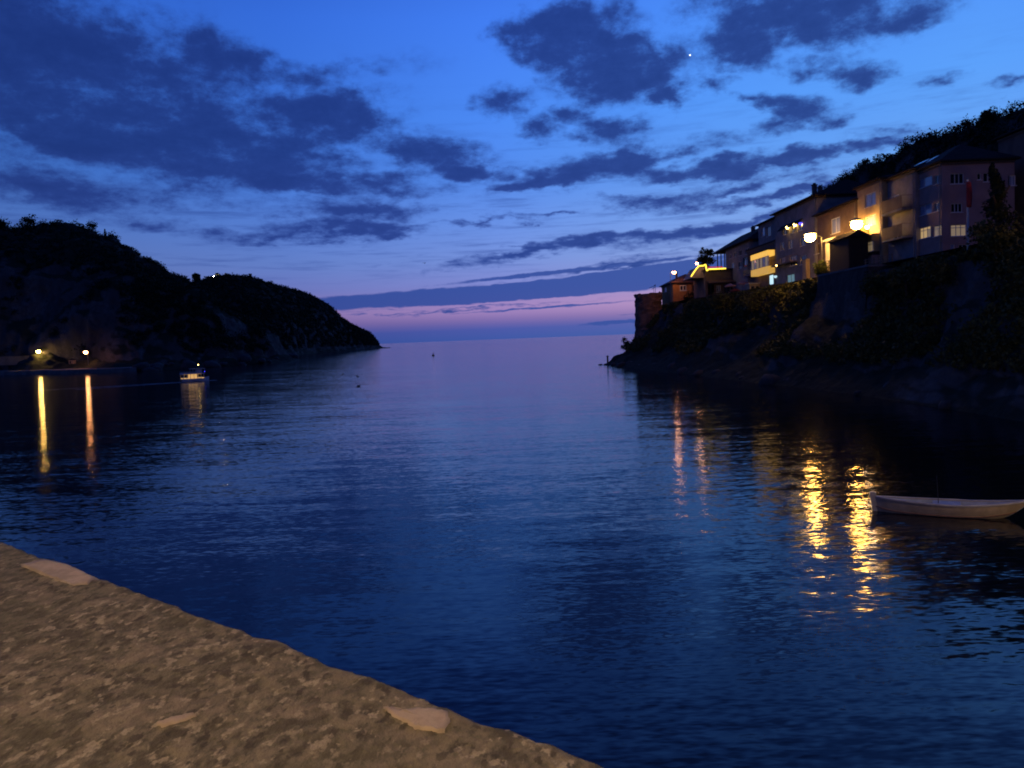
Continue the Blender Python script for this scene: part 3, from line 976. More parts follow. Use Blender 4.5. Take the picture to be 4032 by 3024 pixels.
def balcony(t, X, Y0, Y1, z, out=1.2, h=1.0, rail='metal_grey', slab='plaster_brown', bars=True, step=.22):
    s = MB().box(X - out, X - .003, Y0, Y1, z - .18, z)
    b = s.build('balcony', slab, t)
    r = MB()
    for zz in (z + h, z + .12):
        r.box(X - out, X - out + .05, Y0, Y1, zz - .05, zz)
        r.box(X - out + .051, X - .003, Y0, Y0 + .05, zz - .05, zz)
        r.box(X - out + .051, X - .003, Y1 - .05, Y1, zz - .05, zz)
    if bars:
        y = Y0 + .1
        while y < Y1 - .05:
            r.box(X - out + .01, X - out + .035, y, y + .025, z + .123, z + h - .053)
            y += step
    else:
        r.box(X - out + .01, X - out + .04, Y0 + .06, Y1 - .06, z + .123, z + h - .053)
    r.build('railing', rail, b)
    return b


DK, BL = 'glass_dark', 'glass_bluish'
S2 = dict(nx=2, ny=1)

# 1 orange house on the point
t = house('orange_house', 'small orange walled house with tiled hip roof beside the amber street lamp on the point', 38.2, 45.4, 189.5, 203.5, 12.6, 18.4, 'plaster_orange',
          west=[(2614, 1132, 2624, 1150, BL, S2)],
          south=[(2676, 1122, 2703, 1145, DK, dict(nx=2, ny=1, fw=.22)), (2726, 1122, 2752, 1146, DK, dict(nx=2, ny=1, frame='trim_brown', fw=.1))])
r = hip_roof(t, 38.2, 45.4, 189.5, 203.5, 18.4, 20.4, .55, m='roof_tile', ends=.8)
chimney(r, 39.8, 193, 18.9, 20.9, .22)

# 2 cafe with the light strip
t = house('cafe_building', 'low cafe with a bright yellow light strip stepping along its roof edge', 41.3, 49.5, 171, 182, 13.4, 19.6, 'plaster_brown',
          south=[(2787, 1122, 2812, 1160, None, {}), (2820, 1124, 2838, 1150, BL, S2), (2850, 1120, 2885, 1160, DK, dict(nx=3, ny=1, frame='trim_brown'))])
MB().add([atY(2724, 1094, 172.5), atY(2753, 1050, 172.5), atY(2776, 1046, 172.5), atY(2781, 1094, 172.5),
          atY(2724, 1094, 172.5) + Vector((0, 9, 0)), atY(2753, 1050, 172.5) + Vector((0, 9, 0)), atY(2776, 1046, 172.5) + Vector((0, 9, 0)), atY(2781, 1094, 172.5) + Vector((0, 9, 0))],
         [(0, 1, 2, 3), (7, 6, 5, 4), (0, 4, 5, 1), (1, 5, 6, 2), (3, 2, 6, 7), (0, 3, 7, 4)]).build('side_gable', 'plaster_grey', t)
rf = MB().box(41.0, 49.8, 170.4, 182.3, 19.62, 19.85).build('roof', 'roof_dark', t)
aw = MB().add([(41.4, 170.9, 17.6), (48.8, 170.9, 17.6), (48.8, 168.2, 16.9), (41.4, 168.2, 16.9), (41.4, 170.9, 17.5), (48.8, 170.9, 17.5), (48.8, 168.2, 16.8), (41.4, 168.2, 16.8)],
              [(0, 1, 2, 3), (7, 6, 5, 4), (0, 4, 5, 1), (1, 5, 6, 2), (2, 6, 7, 3), (3, 7, 4, 0)])
aw.build('awning', 'roof_tile', t)
for x in (41.8, 45.0, 48.4):
    MB().tube((x, 168.5, 13.6), (x, 168.5, 16.85), .06).build('awning_post', 'metal_dark', t)
pts = [atY(x, y, 170.2) for x, y in ((2721, 1089), (2736, 1066), (2752, 1047), (2770, 1046), (2778, 1041), (2783, 1066), (2791, 1060), (2858, 1057))]
MB().path(pts, .13).build('light_strip', 'led_yellow', t)
MB().path([atY(x, y, 170.45) for x, y in ((2787, 1052), (2846, 1051))], .09).build('red_light_strip', 'led_red', t)

# 3 dark gable house behind, eave falling away
t = house('dark_house', 'dark two storey house with open corner veranda and single chimney behind the cafe', 47.0, 56.0, 158.0, 176.0, 14.0, 24.2, 'plaster_grey',
          west=[(2872, 1000, 2880, 1018, DK, S2), (2888, 992, 2897, 1012, DK, S2), (2908, 985, 2920, 1006, DK, S2), (2934, 976, 2948, 1000, DK, S2), (2878, 1035, 2890, 1060, DK, S2), (2905, 1030, 2920, 1060, DK, S2)])
r = hip_roof(t, 47, 56, 158, 184, 24.2, 27.4, .8, ends=.9)
chimney(r, 50.0, 166, 25.3, 27.5, .35)
for y in (177.5, 180.5, 183.5):
    MB().box(47.05, 47.25, y - .1, y + .1, 18.0, 24.19).build('veranda_post', 'trim_brown', t)
MB().box(47.0, 56.0, 176.01, 184.0, 17.6, 18.0).build('veranda_floor', 'wood_dark', t)
v = MB()
for zz in (19.0, 18.3):
    v.box(47.1, 47.16, 176.1, 183.9, zz - .05, zz)
v.build('veranda_railing', 'metal_dark', t)

# 4 brown house with the lit bay
t = house('bay_house', 'brown house with a glowing yellow glazed bay over the water side', 46.2, 55.0, 140.5, 157.5, 13.5, 22.0, 'plaster_brown',
          west=[(2926, 1012, 2946, 1048, DK, dict(nx=2, ny=1, frame='trim_brown')), (2950, 1008, 2966, 1045, DK, dict(nx=1, ny=1, frame='trim_brown')),
                (3027, 1082, 3045, 1121, 'lit_cold', dict(nx=1, ny=1, sill=False)), (3058, 1082, 3064, 1112, BL, dict(nx=1, ny=1))])
hip_roof(t, 46.2, 55, 140.5, 157.5, 22.0, 23.5, .3, ends=.8)
balcony(t, 46.2, 152.0, 157.0, 17.2, 1.1, 1.0, 'metal_dark', 'plaster_pink', False)
# the bay itself: base and lintel glow to stand in for lamplight, posts, window wall lit from inside
by0, by1, bx0, bx1 = 141.0, 151.0, 44.9, 46.19
p_lo, p_hi = atX(3005, 1078, 44.9).z, atX(3005, 990, 44.9).z
bay = MB().box(bx0, bx1, by0, by1, p_lo, p_lo + 1.15).build('bay_parapet', 'glow_amber', t)
MB().box(bx0, bx1, by0, by1, p_hi - .95, p_hi).build('bay_lintel', 'glow_yellow', t)
MB().box(bx0 - .3, bx1, by0 - .3, by1 + .3, p_hi + .003, p_hi + .2).build('bay_roof', 'roof_dark', t)
for y in (by0, (by0 + by1) / 2 - .12, by1 - .25):
    MB().box(bx0 + .02, bx0 + .25, y, y + .25, p_lo + 1.153, p_hi - .953).build('bay_post', 'trim_white', t)
for k in range(2):
    a = by0 + .26 + k * 5.0
    b = a + 4.5
    window(t, (bx0, by1, p_lo), (0, -1, 0), (0, 0, 1), (-1, 0, 0), (by1 - b, by1 - a, 1.16, p_hi - .96 - p_lo), .16, ['lit_cream', BL, 'lit_cream'], frame='wood_pale', nx=3, ny=1, sill=False)

# 5 tall dark house with two wall lamps
t = house('tall_house', 'tall dark house under a long hip roof carrying two small yellow wall lamps', 46.0, 57.0, 121.5, 140.2, 13.5, 26.3, 'plaster_grey',
          west=[(3082, 890, 3096, 925, DK, S2), (3112, 884, 3126, 918, DK, S2), (3142, 874, 3160, 908, DK, S2), (3072, 955, 3086, 985, DK, S2), (3105, 945, 3120, 978, DK, S2), (3150, 935, 3170, 968, DK, S2),
                (3070, 1015, 3092, 1046, DK, dict(nx=3, ny=1)), (3108, 1008, 3138, 1046, DK, dict(nx=3, ny=1)), (3150, 1005, 3175, 1040, DK, dict(nx=2, ny=1)),
                (3098, 1080, 3128, 1120, 'lit_teal', dict(nx=2, ny=1, frame='trim_brown', sill=False))])
r = hip_roof(t, 46, 57, 121.5, 140.2, 26.3, 28.9, .7, ends=.55)
chimney(r, 50.5, 134.0, 27.5, 30.0, .32)
chimney(r, 50.5, 131.6, 27.5, 29.2, .3)
balcony(t, 46.0, 129.5, 139.5, 17.6, 1.1, .95, 'wood_pale', 'plaster_brown', True, .3)
MB().box(45.4, 45.99, 124.4, 126.0, 13.5, 17.4).build('pier', 'plaster_cream', t)
MB().add([(45.3, 127, 23.2), (45.3, 137, 23.2), (45.95, 137, 23.9), (45.95, 127, 23.9), (45.3, 127, 23.05), (45.3, 137, 23.05), (45.95, 137, 23.7), (45.95, 127, 23.7)],
         [(0, 1, 2, 3), (7, 6, 5, 4), (0, 4, 5, 1), (2, 6, 7, 3), (1, 5, 6, 2), (3, 7, 4, 0)]).build('canopy', 'roof_dark', t)

# 6 house at its far side stepping down, with the bluish window
t = house('corner_house', 'dark narrow house with a pale bluish upper window at the step of the roofs', 46.6, 54.0, 140.6, 151.5, 21.5, 26.0, 'plaster_grey',
          west=[(2998, 896, 3010, 930, BL, dict(nx=1, ny=1)), (3018, 892, 3034, 930, DK, S2)])
hip_roof(t, 46.6, 54, 140.6, 151.5, 26.0, 27.8, .6, ends=.7)

# 7 house beside the street lamp with a white bay
t = house('lamp_side_house', 'brown house with a tall bluish window and white enclosed bay by the brighter street lamp', 46.0, 56.0, 107.5, 121.2, 13.5, 23.3, 'plaster_brown',
          west=[(3271, 858, 3307, 918, BL, dict(nx=2, ny=1)), (3205, 960, 3226, 1000, DK, S2), (3272, 1018, 3292, 1070, BL, dict(nx=2, ny=1, sill=False))])
hip_roof(t, 46, 56, 107.5, 121.2, 23.3, 25.0, .6, ends=.7)
MB().box(44.9, 45.99, 111.2, 115.4, 16.2, 18.9).build('bay', 'plaster_white', t)
MB().box(44.6, 45.99, 111.0, 115.8, 18.903, 19.15).build('bay_roof', 'trim_white', t)
MB().box(44.9, 45.3, 114.6, 115.2, 13.5, 16.197).build('bay_pier', 'plaster_white', t)
MB().box(44.85, 44.897, 111.2, 115.4, 16.203, 16.4).build('bay_sill', 'trim_white', t)

# 8 dark timber kiosk in front of the second lamp
t = thing('timber_kiosk', 'dark unlit timber kiosk standing between the two brightest street lamps', 'kiosk', (42.8, 105.0, 13.4))
ky0, ky1 = 101.2, 107.3
mbk = MB().box(42.3, 44.6, ky0, ky1, 13.3, 17.9)
mbk.build('wall', 'wood_dark', t)
y = ky0
while y < ky1 - .3:
    MB().box(42.24, 42.297, y + .02, y + .36, 13.3, 17.88).build('plank', 'wood_dark', t)
    y += .4
x = 42.3
while x < 44.3:
    MB().box(x + .02, x + .36, ky0 - .06, ky0 - .003, 13.3, 17.88).build('plank', 'wood_dark', t)
    x += .4
MB().add([(41.9, ky0 - .4, 17.9), (45.0, ky0 - .4, 17.9), (45.0, ky1 + .4, 17.9), (41.9, ky1 + .4, 17.9), (43.4, ky0 - .4, 18.8), (43.4, ky1 + .4, 18.8)],
         [(3, 2, 1, 0), (0, 1, 4), (2, 3, 5), (1, 2, 5, 4), (3, 0, 4, 5)]).build('roof', 'roof_dark', t)

# 9 house lit by the second lamp
t = house('lamplit_house', 'cream house washed in yellow lamplight with a white framed oriel window', 46.0, 56.0, 100.2, 107.2, 13.5, 24.7, 'plaster_cream',
          west=[(3405, 760, 3448, 812, BL, dict(nx=2, ny=1)), (3407, 848, 3448, 888, BL, dict(nx=2, ny=1))])
hip_roof(t, 46, 56, 100.2, 107.2, 24.7, 26.2, .5, ends=.8)
oz0, oz1 = atX(3430, 1040, 45.0).z, atX(3430, 920, 45.0).z
wz0, wz1 = atX(3430, 990, 45.0).z, atX(3430, 948, 45.0).z
o0, o1 = 101.0, 104.6
MB().box(45.0, 45.99, o0, o1, oz0, wz0 - .45).build('oriel_base', 'plaster_pink', t)
MB().box(45.08, 45.99, o0, o1, wz0 - .447, wz0).build('oriel_panel', 'wood_dark', t)
MB().box(45.0, 45.99, o0, o1, wz1, oz1).build('oriel_head', 'plaster_lamplit', t)
MB().box(45.35, 45.99, o0 + .02, o1 - .02, wz0 + .003, wz1 - .003).build('oriel_core', 'plaster_cream', t)
window(t, (45.0, o1, wz0), (0, -1, 0), (0, 0, 1), (-1, 0, 0), (.02, o1 - o0 - .02, .003, wz1 - wz0 - .003), .3, 'lit_cream', nx=4, transom=.72, fw=.09)
MB().box(44.2, 45.99, 103.8, 107.1, atX(3385, 924, 45.0).z, atX(3385, 906, 45.0).z).build('lit_eave', 'plaster_lamplit', t)  # eave colour already carries the yellow of the lamp

# 10 grey house with panelled balconies
t = house('grey_house', 'unlit grey house with solid panelled balconies next to the big pink block', 46.6, 56.0, 93.2, 100.0, 13.5, 24.4, 'plaster_grey',
          west=[(3500, 770, 3540, 800, BL, dict(nx=2, ny=1)), (3476, 900, 3500, 950, DK, S2), (3515, 890, 3545, 940, DK, S2)])
hip_roof(t, 46.6, 56, 93.2, 100, 24.4, 26.4, .5, ends=.8)
for zc in (20.2, 17.0):
    balcony(t, 46.6, 94.0, 99.2, zc, 1.2, 1.5, 'plaster_brown', 'plaster_grey', False)
fz = MB()
y = 92.5
while y < 99.5:
    MB().box(43.5, 43.6, y, y + .1, 13.9, 15.0).build('fence_post', 'wood_pale', t)
    y += 1.15
for zz in (14.3, 14.6, 14.9):
    MB().box(43.42, 43.497, 92.4, 99.6, zz - .07, zz).build('fence_rail', 'wood_pale', t)

# 11 the big pink block
cream = ['lit_cream', 'lit_warm', 'lit_warm', 'lit_cream', 'lit_cream', 'lit_warm']
t = house('apartment_block', 'large dull pink three storey block with one row of lit curtained windows', 47.0, 54.8, 88.3, 96.9, 13.2, 24.1, 'plaster_pink',
          west=[(3603, 700, 3669, 738, BL, dict(nx=2, ny=1)), (3677, 688, 3702, 724, DK, dict(nx=2, ny=1)),
                (3610, 806, 3668, 846, BL, dict(nx=2, ny=1)), (3676, 796, 3700, 832, DK, dict(nx=2, ny=1)),
                (3602, 896, 3664, 940, ['lit_cream', 'lit_warm', 'lit_warm', 'lit_warm', 'lit_warm', 'lit_warm', 'lit_cream', 'lit_warm'], dict(nx=4, transom=.72)), (3674, 888, 3706, 930, 'lit_cream', dict(nx=2, transom=.72))],
          south=[(3742, 682, 3796, 724, DK, dict(nx=3, ny=1)), (3848, 682, 3864, 708, DK, dict(nx=1, ny=1)), (3872, 680, 3892, 716, DK, dict(nx=1, ny=1)),
                 (3745, 800, 3790, 836, DK, dict(nx=3, ny=1)), (3744, 884, 3806, 930, 'lit_cream', dict(nx=3, transom=.74)), (3742, 960, 3760, 990, BL, dict(nx=1, ny=1)), (3775, 962, 3808, 992, DK, dict(nx=2, ny=1))])
r = hip_roof(t, 47, 54.8, 88.3, 96.9, 24.1, 26.5, .45, ends=.9)


def skylight(px, py, w_, l_):
    """glazing lying in the water-side slope of the roof"""
    X0r, zr0, xr, zr1 = 46.55, 24.28, 50.9, 26.68
    sl = (zr1 - zr0) / (xr - X0r)
    c = atX(px, py, 48.5)
    zc = zr0 + (48.5 - X0r) * sl
    mbx = MB()
    for dx0, dx1, dyy, hh in ((-l_, l_, w_, .12),):
        q = []
        for k in (0.02, hh):
            for (dx, dy) in ((dx0, -dyy), (dx1, -dyy), (dx1, dyy), (dx0, dyy)):
                q.append((48.5 + dx, c.y + dy, zc + dx * sl + k))
        mbx.add(q, [(3, 2, 1, 0), (4, 5, 6, 7), (0, 1, 5, 4), (1, 2, 6, 5), (2, 3, 7, 6), (3, 0, 4, 7)])
    return mbx.build('skylight', 'glass_bluish', r)


skylight(3612, 648, 1.25, .9)
skylight(3672, 619, .55, .5)

# 12 wall of the next house up the street
t = house('upper_house', 'brown house end rising behind the dark conifer above the pink block', 56.5, 66.0, 84.0, 94.0, 15.0, 27.5, 'plaster_brown', west=[],
          south=[(3975, 690, 4000, 730, BL, dict(nx=2, ny=1))])
hip_roof(t, 56.5, 66, 84, 94, 27.5, 29.5, .5)

# little white kiosk on the terrace edge
t = thing('white_kiosk', 'small pale kiosk with two dark hatches on the terrace edge below the lit bay', 'kiosk', (43.4, 150, 13.4))
ka, kb = atY(2951, 1150, 150), atY(2995, 1116, 150)
mb = MB()
W_, H_ = kb.x - ka.x, kb.z - ka.z
hol = [(.32, .9, H_ * .35, H_ * .7), (1.2, 1.75, H_ * .35, H_ * .7)]
rect_wall(mb, (ka.x, 150, ka.z), (1, 0, 0), (0, 0, 1), (0, -1, 0), W_, H_, hol, .15)
mb.add([(ka.x, 150, ka.z), (ka.x, 152, ka.z), (ka.x, 152, kb.z), (ka.x, 150, kb.z)], [(0, 1, 2, 3)])
mb.add([(kb.x, 150, ka.z), (kb.x, 152, ka.z), (kb.x, 152, kb.z), (kb.x, 150, kb.z)], [(0, 1, 2, 3)])
mb.build('wall', 'plaster_cream', t)
MB().box(ka.x - .15, kb.x + .15, 149.8, 152.2, kb.z, kb.z + .12).build('roof', 'trim_white', t)
for h in hol:
    window(t, (ka.x, 150, ka.z), (1, 0, 0), (0, 0, 1), (0, -1, 0), h, .15, DK, nx=1, ny=1, frame='trim_brown', sill=False)

# parasols and awning cloths of the terrace
for (px, py, r_, cl, lab) in ((2876, 1122, 1.15, 'cloth_pink', 'open pink parasol at the cafe end of the terrace'),
                              (2925, 1112, 1.2, 'cloth_pink', 'pink parasol tilted open beside the small pale kiosk'),
                              (2895, 1140, 1.0, 'cloth_red', 'low dark red parasol on the terrace under the pink ones')):
    c = atY(px, py, 156)
    t = thing('parasol', lab, 'parasol', (c.x, c.y, 13.6), 'parasols on the cafe terrace')
    MB().tube((c.x, c.y, 13.6), (c.x, c.y, c.z + .3), .04).build('pole', 'metal_grey', t)
    mb = MB()
    k = 8
    vs = [(c.x + r_ * math.cos(2 * math.pi * i / k), c.y + r_ * math.sin(2 * math.pi * i / k), c.z - .15) for i in range(k)]
    mb.add(vs + [(c.x, c.y, c.z + .3), (c.x, c.y, c.z + .24)], [(i, (i + 1) % k, k) for i in range(k)] + [((i + 1) % k, i, k + 1) for i in range(k)])
    mb.build('canopy', cl, t)
    mb = MB()
    for i in range(k):
        mb.add([vs[i], vs[(i + 1) % k], (vs[(i + 1) % k][0], vs[(i + 1) % k][1], vs[i][2] - .2), (vs[i][0], vs[i][1], vs[i][2] - .2)], [(0, 1, 2, 3)])
    mb.build('valance', cl, t)
t = thing('terrace_cloth', 'pale pink cloth sagging over the bushes at the terrace edge', 'cloth', (41.0, 150, 13.0))
a = atY(2868, 1148, 152)
mb = MB()
gx, gy = 8, 4
vs = [(a.x + i * .33, a.y - j * .4, a.z - i * .14 - .25 * math.sin(i / 7 * math.pi) - j * .22) for j in range(gy) for i in range(gx)]
fs = [(j * gx + i, j * gx + i + 1, (j + 1) * gx + i + 1, (j + 1) * gx + i) for j in range(gy - 1) for i in range(gx - 1)]
mb.add(vs + [(x, y, z - .03) for x, y, z in vs], fs + [tuple(k + gx * gy for k in reversed(f)) for f in fs])
mb.build('cloth', 'cloth_pink', t, True)
for p in ((a.x, a.y), (a.x + 2.3, a.y)):
    MB().tube((p[0], p[1], 12.0), (p[0], p[1], a.z if p[0] == a.x else a.z - .9), .04).build('pole', 'metal_dark', t)

# low fence boards lit under the bay
for k, (x0, y0, x1, y1) in enumerate(((3009, 1140, 3031, 1158), (3041, 1133, 3074, 1156))):
    t = thing('terrace_fence', ('short slatted fence below the cold white window', 'longer slatted fence below the dim teal window')[k], 'fence', (0, 0, 13.2), 'slatted fences on the terrace edge')
    a, b = atX(x0, y1, 42.6), atX(x1, y1, 42.6)
    zt = atX((x0 + x1) / 2, y0, 42.6).z
    t.location = (42.6, (a.y + b.y) / 2, 13.2)
    n = 4
    for i in range(n):
        z = a.z + (zt - a.z) * (i + .4) / n
        MB().box(42.55, 42.597, min(a.y, b.y), max(a.y, b.y), z, z + (zt - a.z) / n * .55).build('slat', 'wood_pale', t)
    for yy in (min(a.y, b.y), max(a.y, b.y) - .1, (a.y + b.y) / 2):
        MB().box(42.6, 42.7, yy, yy + .1, 12.8, zt + .1).build('post', 'wood_pale', t)

# ------------------------------------------------------------------ walls and the tower on the point
t = thing('stone_tower', 'ruined round stone tower at the tip of the cliff with aerials on top', 'tower', (33.4, 196, 3))
prof = [(3.5, 0.0), (3.35, 3), (3.15, 7), (3.1, 11.0), (3.25, 12.6), (3.25, 13.3), (2.9, 13.35)]
n = 40
mb = MB()
for i, (r_, z) in enumerate(prof):
    pass
R2, Z2 = [], []
pr = lin_rs(prof, 46)
vs = []
for r_, z in pr:
    for i in range(n):
        th = 2 * math.pi * i / n
        vs.append((33.4 + r_ * math.cos(th), 196 + r_ * math.sin(th), 3 + z))
va = np.array(vs)
nn = fbm(va * np.array([.9, .9, 1.3]), 4, 71)
dirn = va - np.array([33.4, 196, 0])
dirn[:, 2] = 0
dirn /= np.linalg.norm(dirn, axis=1)[:, None]
va = va + dirn * (nn * .55)[:, None] + np.array([0, 0, 1]) * (np.where(va[:, 2] > 15.8, 1, 0) * fbm(va * .8, 3, 72) * 1.2)[:, None]
fs = [(j * n + i, j * n + (i + 1) % n, (j + 1) * n + (i + 1) % n, (j + 1) * n + i) for j in range(len(pr) - 1) for i in range(n)]
fs.append(tuple((len(pr) - 1) * n + i for i in range(n)))
mb.add(va, fs)
mb.build('wall', 'stone_red', t)
pa = thing('aerial', 'thin aerial with short crossbars standing on the stone tower', 'aerial', (33.4, 196, 16.2))
mast = MB()
c = atY(2580, 1155, 196)
top = atY(2580, 1122, 196)
mast.tube((c.x, 196, 15.9), top, .05)
mast.build('mast', 'metal_dark', pa)
for (x0, y0, x1, y1) in ((2556, 1134, 2582, 1124), (2566, 1140, 2580, 1130), (2574, 1126, 2582, 1120)):
    MB().tube(atY(x0, y0, 196), atY(x1, y1, 196), .05).build('crossbar', 'metal_dark', pa)
MB().tube(atY(2574, 1158, 196), atY(2574, 1132, 196), .04).build('stay', 'metal_dark', pa)

t = thing('retaining_wall', 'tall dark retaining wall under the kiosk and the bright lamps', 'wall', (41.5, 101, 4))
nu2, nv2 = 70, 40
gy_ = np.linspace(93.2, 108.2, nu2)
gz_ = np.linspace(4.0, 13.6, nv2)
Yg, Zg = np.meshgrid(gy_, gz_, indexing='ij')
Xg = 41.0 + (13.6 - Zg) * -.06
g = np.stack([Xg, Yg, Zg], -1)
g[..., 0] += .12 * fbm(g.reshape(-1, 3) * .8, 4, 75).reshape(nu2, nv2)
np_mesh('wall', g.reshape(-1, 3), grid_faces(nu2, nv2), 'stone_wall', t, False)
MB().box(40.95, 44.0, 93.1, 108.3, 13.62, 13.85).build('coping', 'concrete', t)
MB().box(41.05, 44.0, 93.0, 93.199, 3.5, 13.6).build('end_wall', 'stone_wall', t)
MB().box(41.05, 44.0, 108.21, 108.4, 3.5, 13.6).build('end_wall', 'stone_wall', t)

t = thing('harbour_wall', 'pale concrete wall with a sloping end behind the yellow quay lamp', 'wall', (-203, 345, 1.5))
a, b, c_, d_ = atY(-120, 1440, 345), atY(214, 1436, 345), atY(205, 1402, 345), atY(-120, 1412, 345)
vs = [a, b, c_, d_]
MB().add(vs + [v_ + Vector((0, 2, 0)) for v_ in vs], [(0, 1, 2, 3), (7, 6, 5, 4), (0, 4, 5, 1), (1, 5, 6, 2), (2, 6, 7, 3), (3, 7, 4, 0)]).build('wall', 'concrete', t)
cp = [d_, c_]
MB().add([d_ + Vector((0, -.3, .01)), c_ + Vector((.2, -.3, .01)), c_ + Vector((.2, 2.3, .01)), d_ + Vector((0, 2.3, .01)), d_ + Vector((0, -.3, .4)), c_ + Vector((.2, -.3, .4)), c_ + Vector((.2, 2.3, .4)), d_ + Vector((0, 2.3, .4))],
         [(3, 2, 1, 0), (4, 5, 6, 7), (0, 1, 5, 4), (1, 2, 6, 5), (2, 3, 7, 6), (3, 0, 4, 7)]).build('coping', 'concrete', t)


# ------------------------------------------------------------------ lamps
def street_lamp(label, head, foot, m, r=.3, flat=.6, arm=True, group='street lamps', cat='street lamp', pole='metal_grey', pr_=.08):
    """pole with a bent arm, hood and the glowing bowl under it"""
    head, foot = Vector(head), Vector(foot)
    t = thing('street_lamp', label, cat, foot, group)
    up = head.z + .35
    MB().tube(foot, (foot.x, foot.y, up - .4), pr_, pr_ * .65).build('pole', pole, t)
    MB().tube(foot, foot + Vector((0, 0, .35)), pr_ * 1.9, pr_ * 1.5, 10).build('base', pole, t)
    side = Vector((head.x - foot.x, head.y - foot.y, 0))
    if side.length > .25:
        pts = [Vector((foot.x, foot.y, up - .42)) + side * s + Vector((0, 0, .42 * math.sin(s * math.pi / 2))) for s in (0, .25, .5, .75, 1.0)]
        MB().path(pts, pr_ * .55).build('arm', pole, t)
    hd = MB()
    hd.lathe((head.x, head.y, head.z + r * flat * .62), [(r * 1.3, 0.0), (r * 1.0, r * .25), (r * .5, r * .5), (r * .2, r * .62)], 12)
    h = hd.build('hood', pole, t)
    MB().ball(head, r, r, r * flat, 10, 6).build('bowl', m, h, True)
    return t


L1 = atY(3190, 934, 113.0)
street_lamp('brightest street lamp with round yellow glow on a tall pole above the bushes', L1, (atY(3237, 1010, 113.0).x, 113.0, 12.8), 'lamp_sodium', .74, .86, group='bright street lamps of the row of houses')
L2 = atY(3373, 884, 104.0)
street_lamp('bright yellow street lamp over the roof of the dark kiosk', L2, (L2.x + 1.4, 104.6, 13.4), 'lamp_sodium', .72, .86, group='bright street lamps of the row of houses')
L3 = atY(2654, 1073, 186.5)
street_lamp('thin street lamp with amber glow in front of the orange house', L3, (atY(2641, 1150, 186.5).x, 186.5, 12.4), 'lamp_amber', .42, .6, group='street lamp of the point')
L4 = atY(151, 1384, 338)
street_lamp('yellow quay lamp in front of the pale harbour wall', L4, (L4.x + 1.0, 338.5, 1.6), 'lamp_far', .75, .8, group='quay lamps across the harbour')
L5 = atY(337, 1387, 322)
street_lamp('orange quay lamp further along the quay by the small hut', L5, (L5.x + .5, 322.5, 1.6), 'lamp_amber', .72, .8, group='quay lamps across the harbour')


def ground_at(G, x, y):
    d2 = (G[..., 0] - x) ** 2 + (G[..., 1] - y) ** 2
    k = np.unravel_index(np.argmin(d2), d2.shape)
    return float(G[k][2])


for (px, py, Y, m, r_, lab) in ((840, 1088, 836, 'lamp_crest', 1.0, 'pinkish white lamp on the crest of the far headland'), (900, 1093, 845, 'lamp_small', .75, 'small dim yellow lamp among the trees of the far headland crest')):
    p = atY(px, py, Y)
    street_lamp(lab, p, (p.x + .8, Y, ground_at(GB, p.x, Y) - 1.0), m, r_, .8, group='lamps on the headland crest')


def wall_lamp(label, p, m, r_=.16):
    t = thing('wall_lamp', label, 'lamp', p, 'small wall lamps')
    p = Vector(p)
    MB().box(p.x + r_ + .001, p.x + .42, p.y - .05, p.y + .05, p.z - .05, p.z + .05).build('bracket', 'metal_dark', t)
    MB().lathe((p.x, p.y, p.z + r_ * .4), [(r_ * 1.1, 0), (r_ * .9, r_ * .4), (r_ * .3, r_ * .8)], 10).build('cap', 'metal_dark', t)
    MB().ball(p, r_, r_, r_ * 1.1, 8, 6).build('globe', m, t, True)
    return t


wall_lamp('yellow wall lamp lower on the tall dark house', atX(3100, 895, 45.55), 'lamp_small', .26)
wall_lamp('yellow wall lamp next to the blue light on the tall dark house', atX(3130, 884, 45.55), 'lamp_small', .28)
wall_lamp('strong yellow wall lamp on the lamplit cream house above its oriel', atX(3414, 893, 44.9), 'lamp_white', .22)
wall_lamp('tiny blue light under the eave of the tall dark house', atX(3152, 879, 45.5), 'led_blue', .26)
wall_lamp('small orange lamp at the top of the cafe light strip', atY(2744, 1036, 170.3), 'lamp_amber', .24)
wall_lamp('tiny white lamp at the corner beside the glazed bay', atX(3057, 1045, 44.5), 'lamp_small', .11)
wall_lamp('small white door lamp beside the cold lit window', atX(3053, 1088, 45.7), 'lit_cold', .28)

# street lamps of the bridge and the harbour side that light the parapet and the moored boat
street_lamp('warm street lamp standing on the old bridge behind the parapet', (-1.4, -3.2, 12.2), (-2.4, -4.0, 5.4), 'lamp_bridge', .62, .6, group='street lamps on the bridge')
street_lamp('warm lamp on the harbour side lighting the moored boat', (22.5, 17.0, 8.5), (23.6, 17.0, 1.0), 'lamp_bridge', .95, .6, group='street lamps on the bridge')
street_lamp('street lamp further up the street lighting the end of the pink block', (46.5, 65.0, 19.6), (48.0, 65.5, 13.6), 'lamp_sodium', .34, .7, group='bright street lamps of the row of houses')
rd = MB().add([(e1.x - enrm.x * .72 + edir.x * s - enrm.x * k, e1.y - enrm.y * .72 + edir.y * s - enrm.y * k, 5.38) for s, k in ((-3.2, 0), (5.2, 0), (5.2, 9), (-3.2, 9))], [(0, 1, 2, 3)])
tag(rd.build('bridge_pavement', 'concrete'), kind='structure')

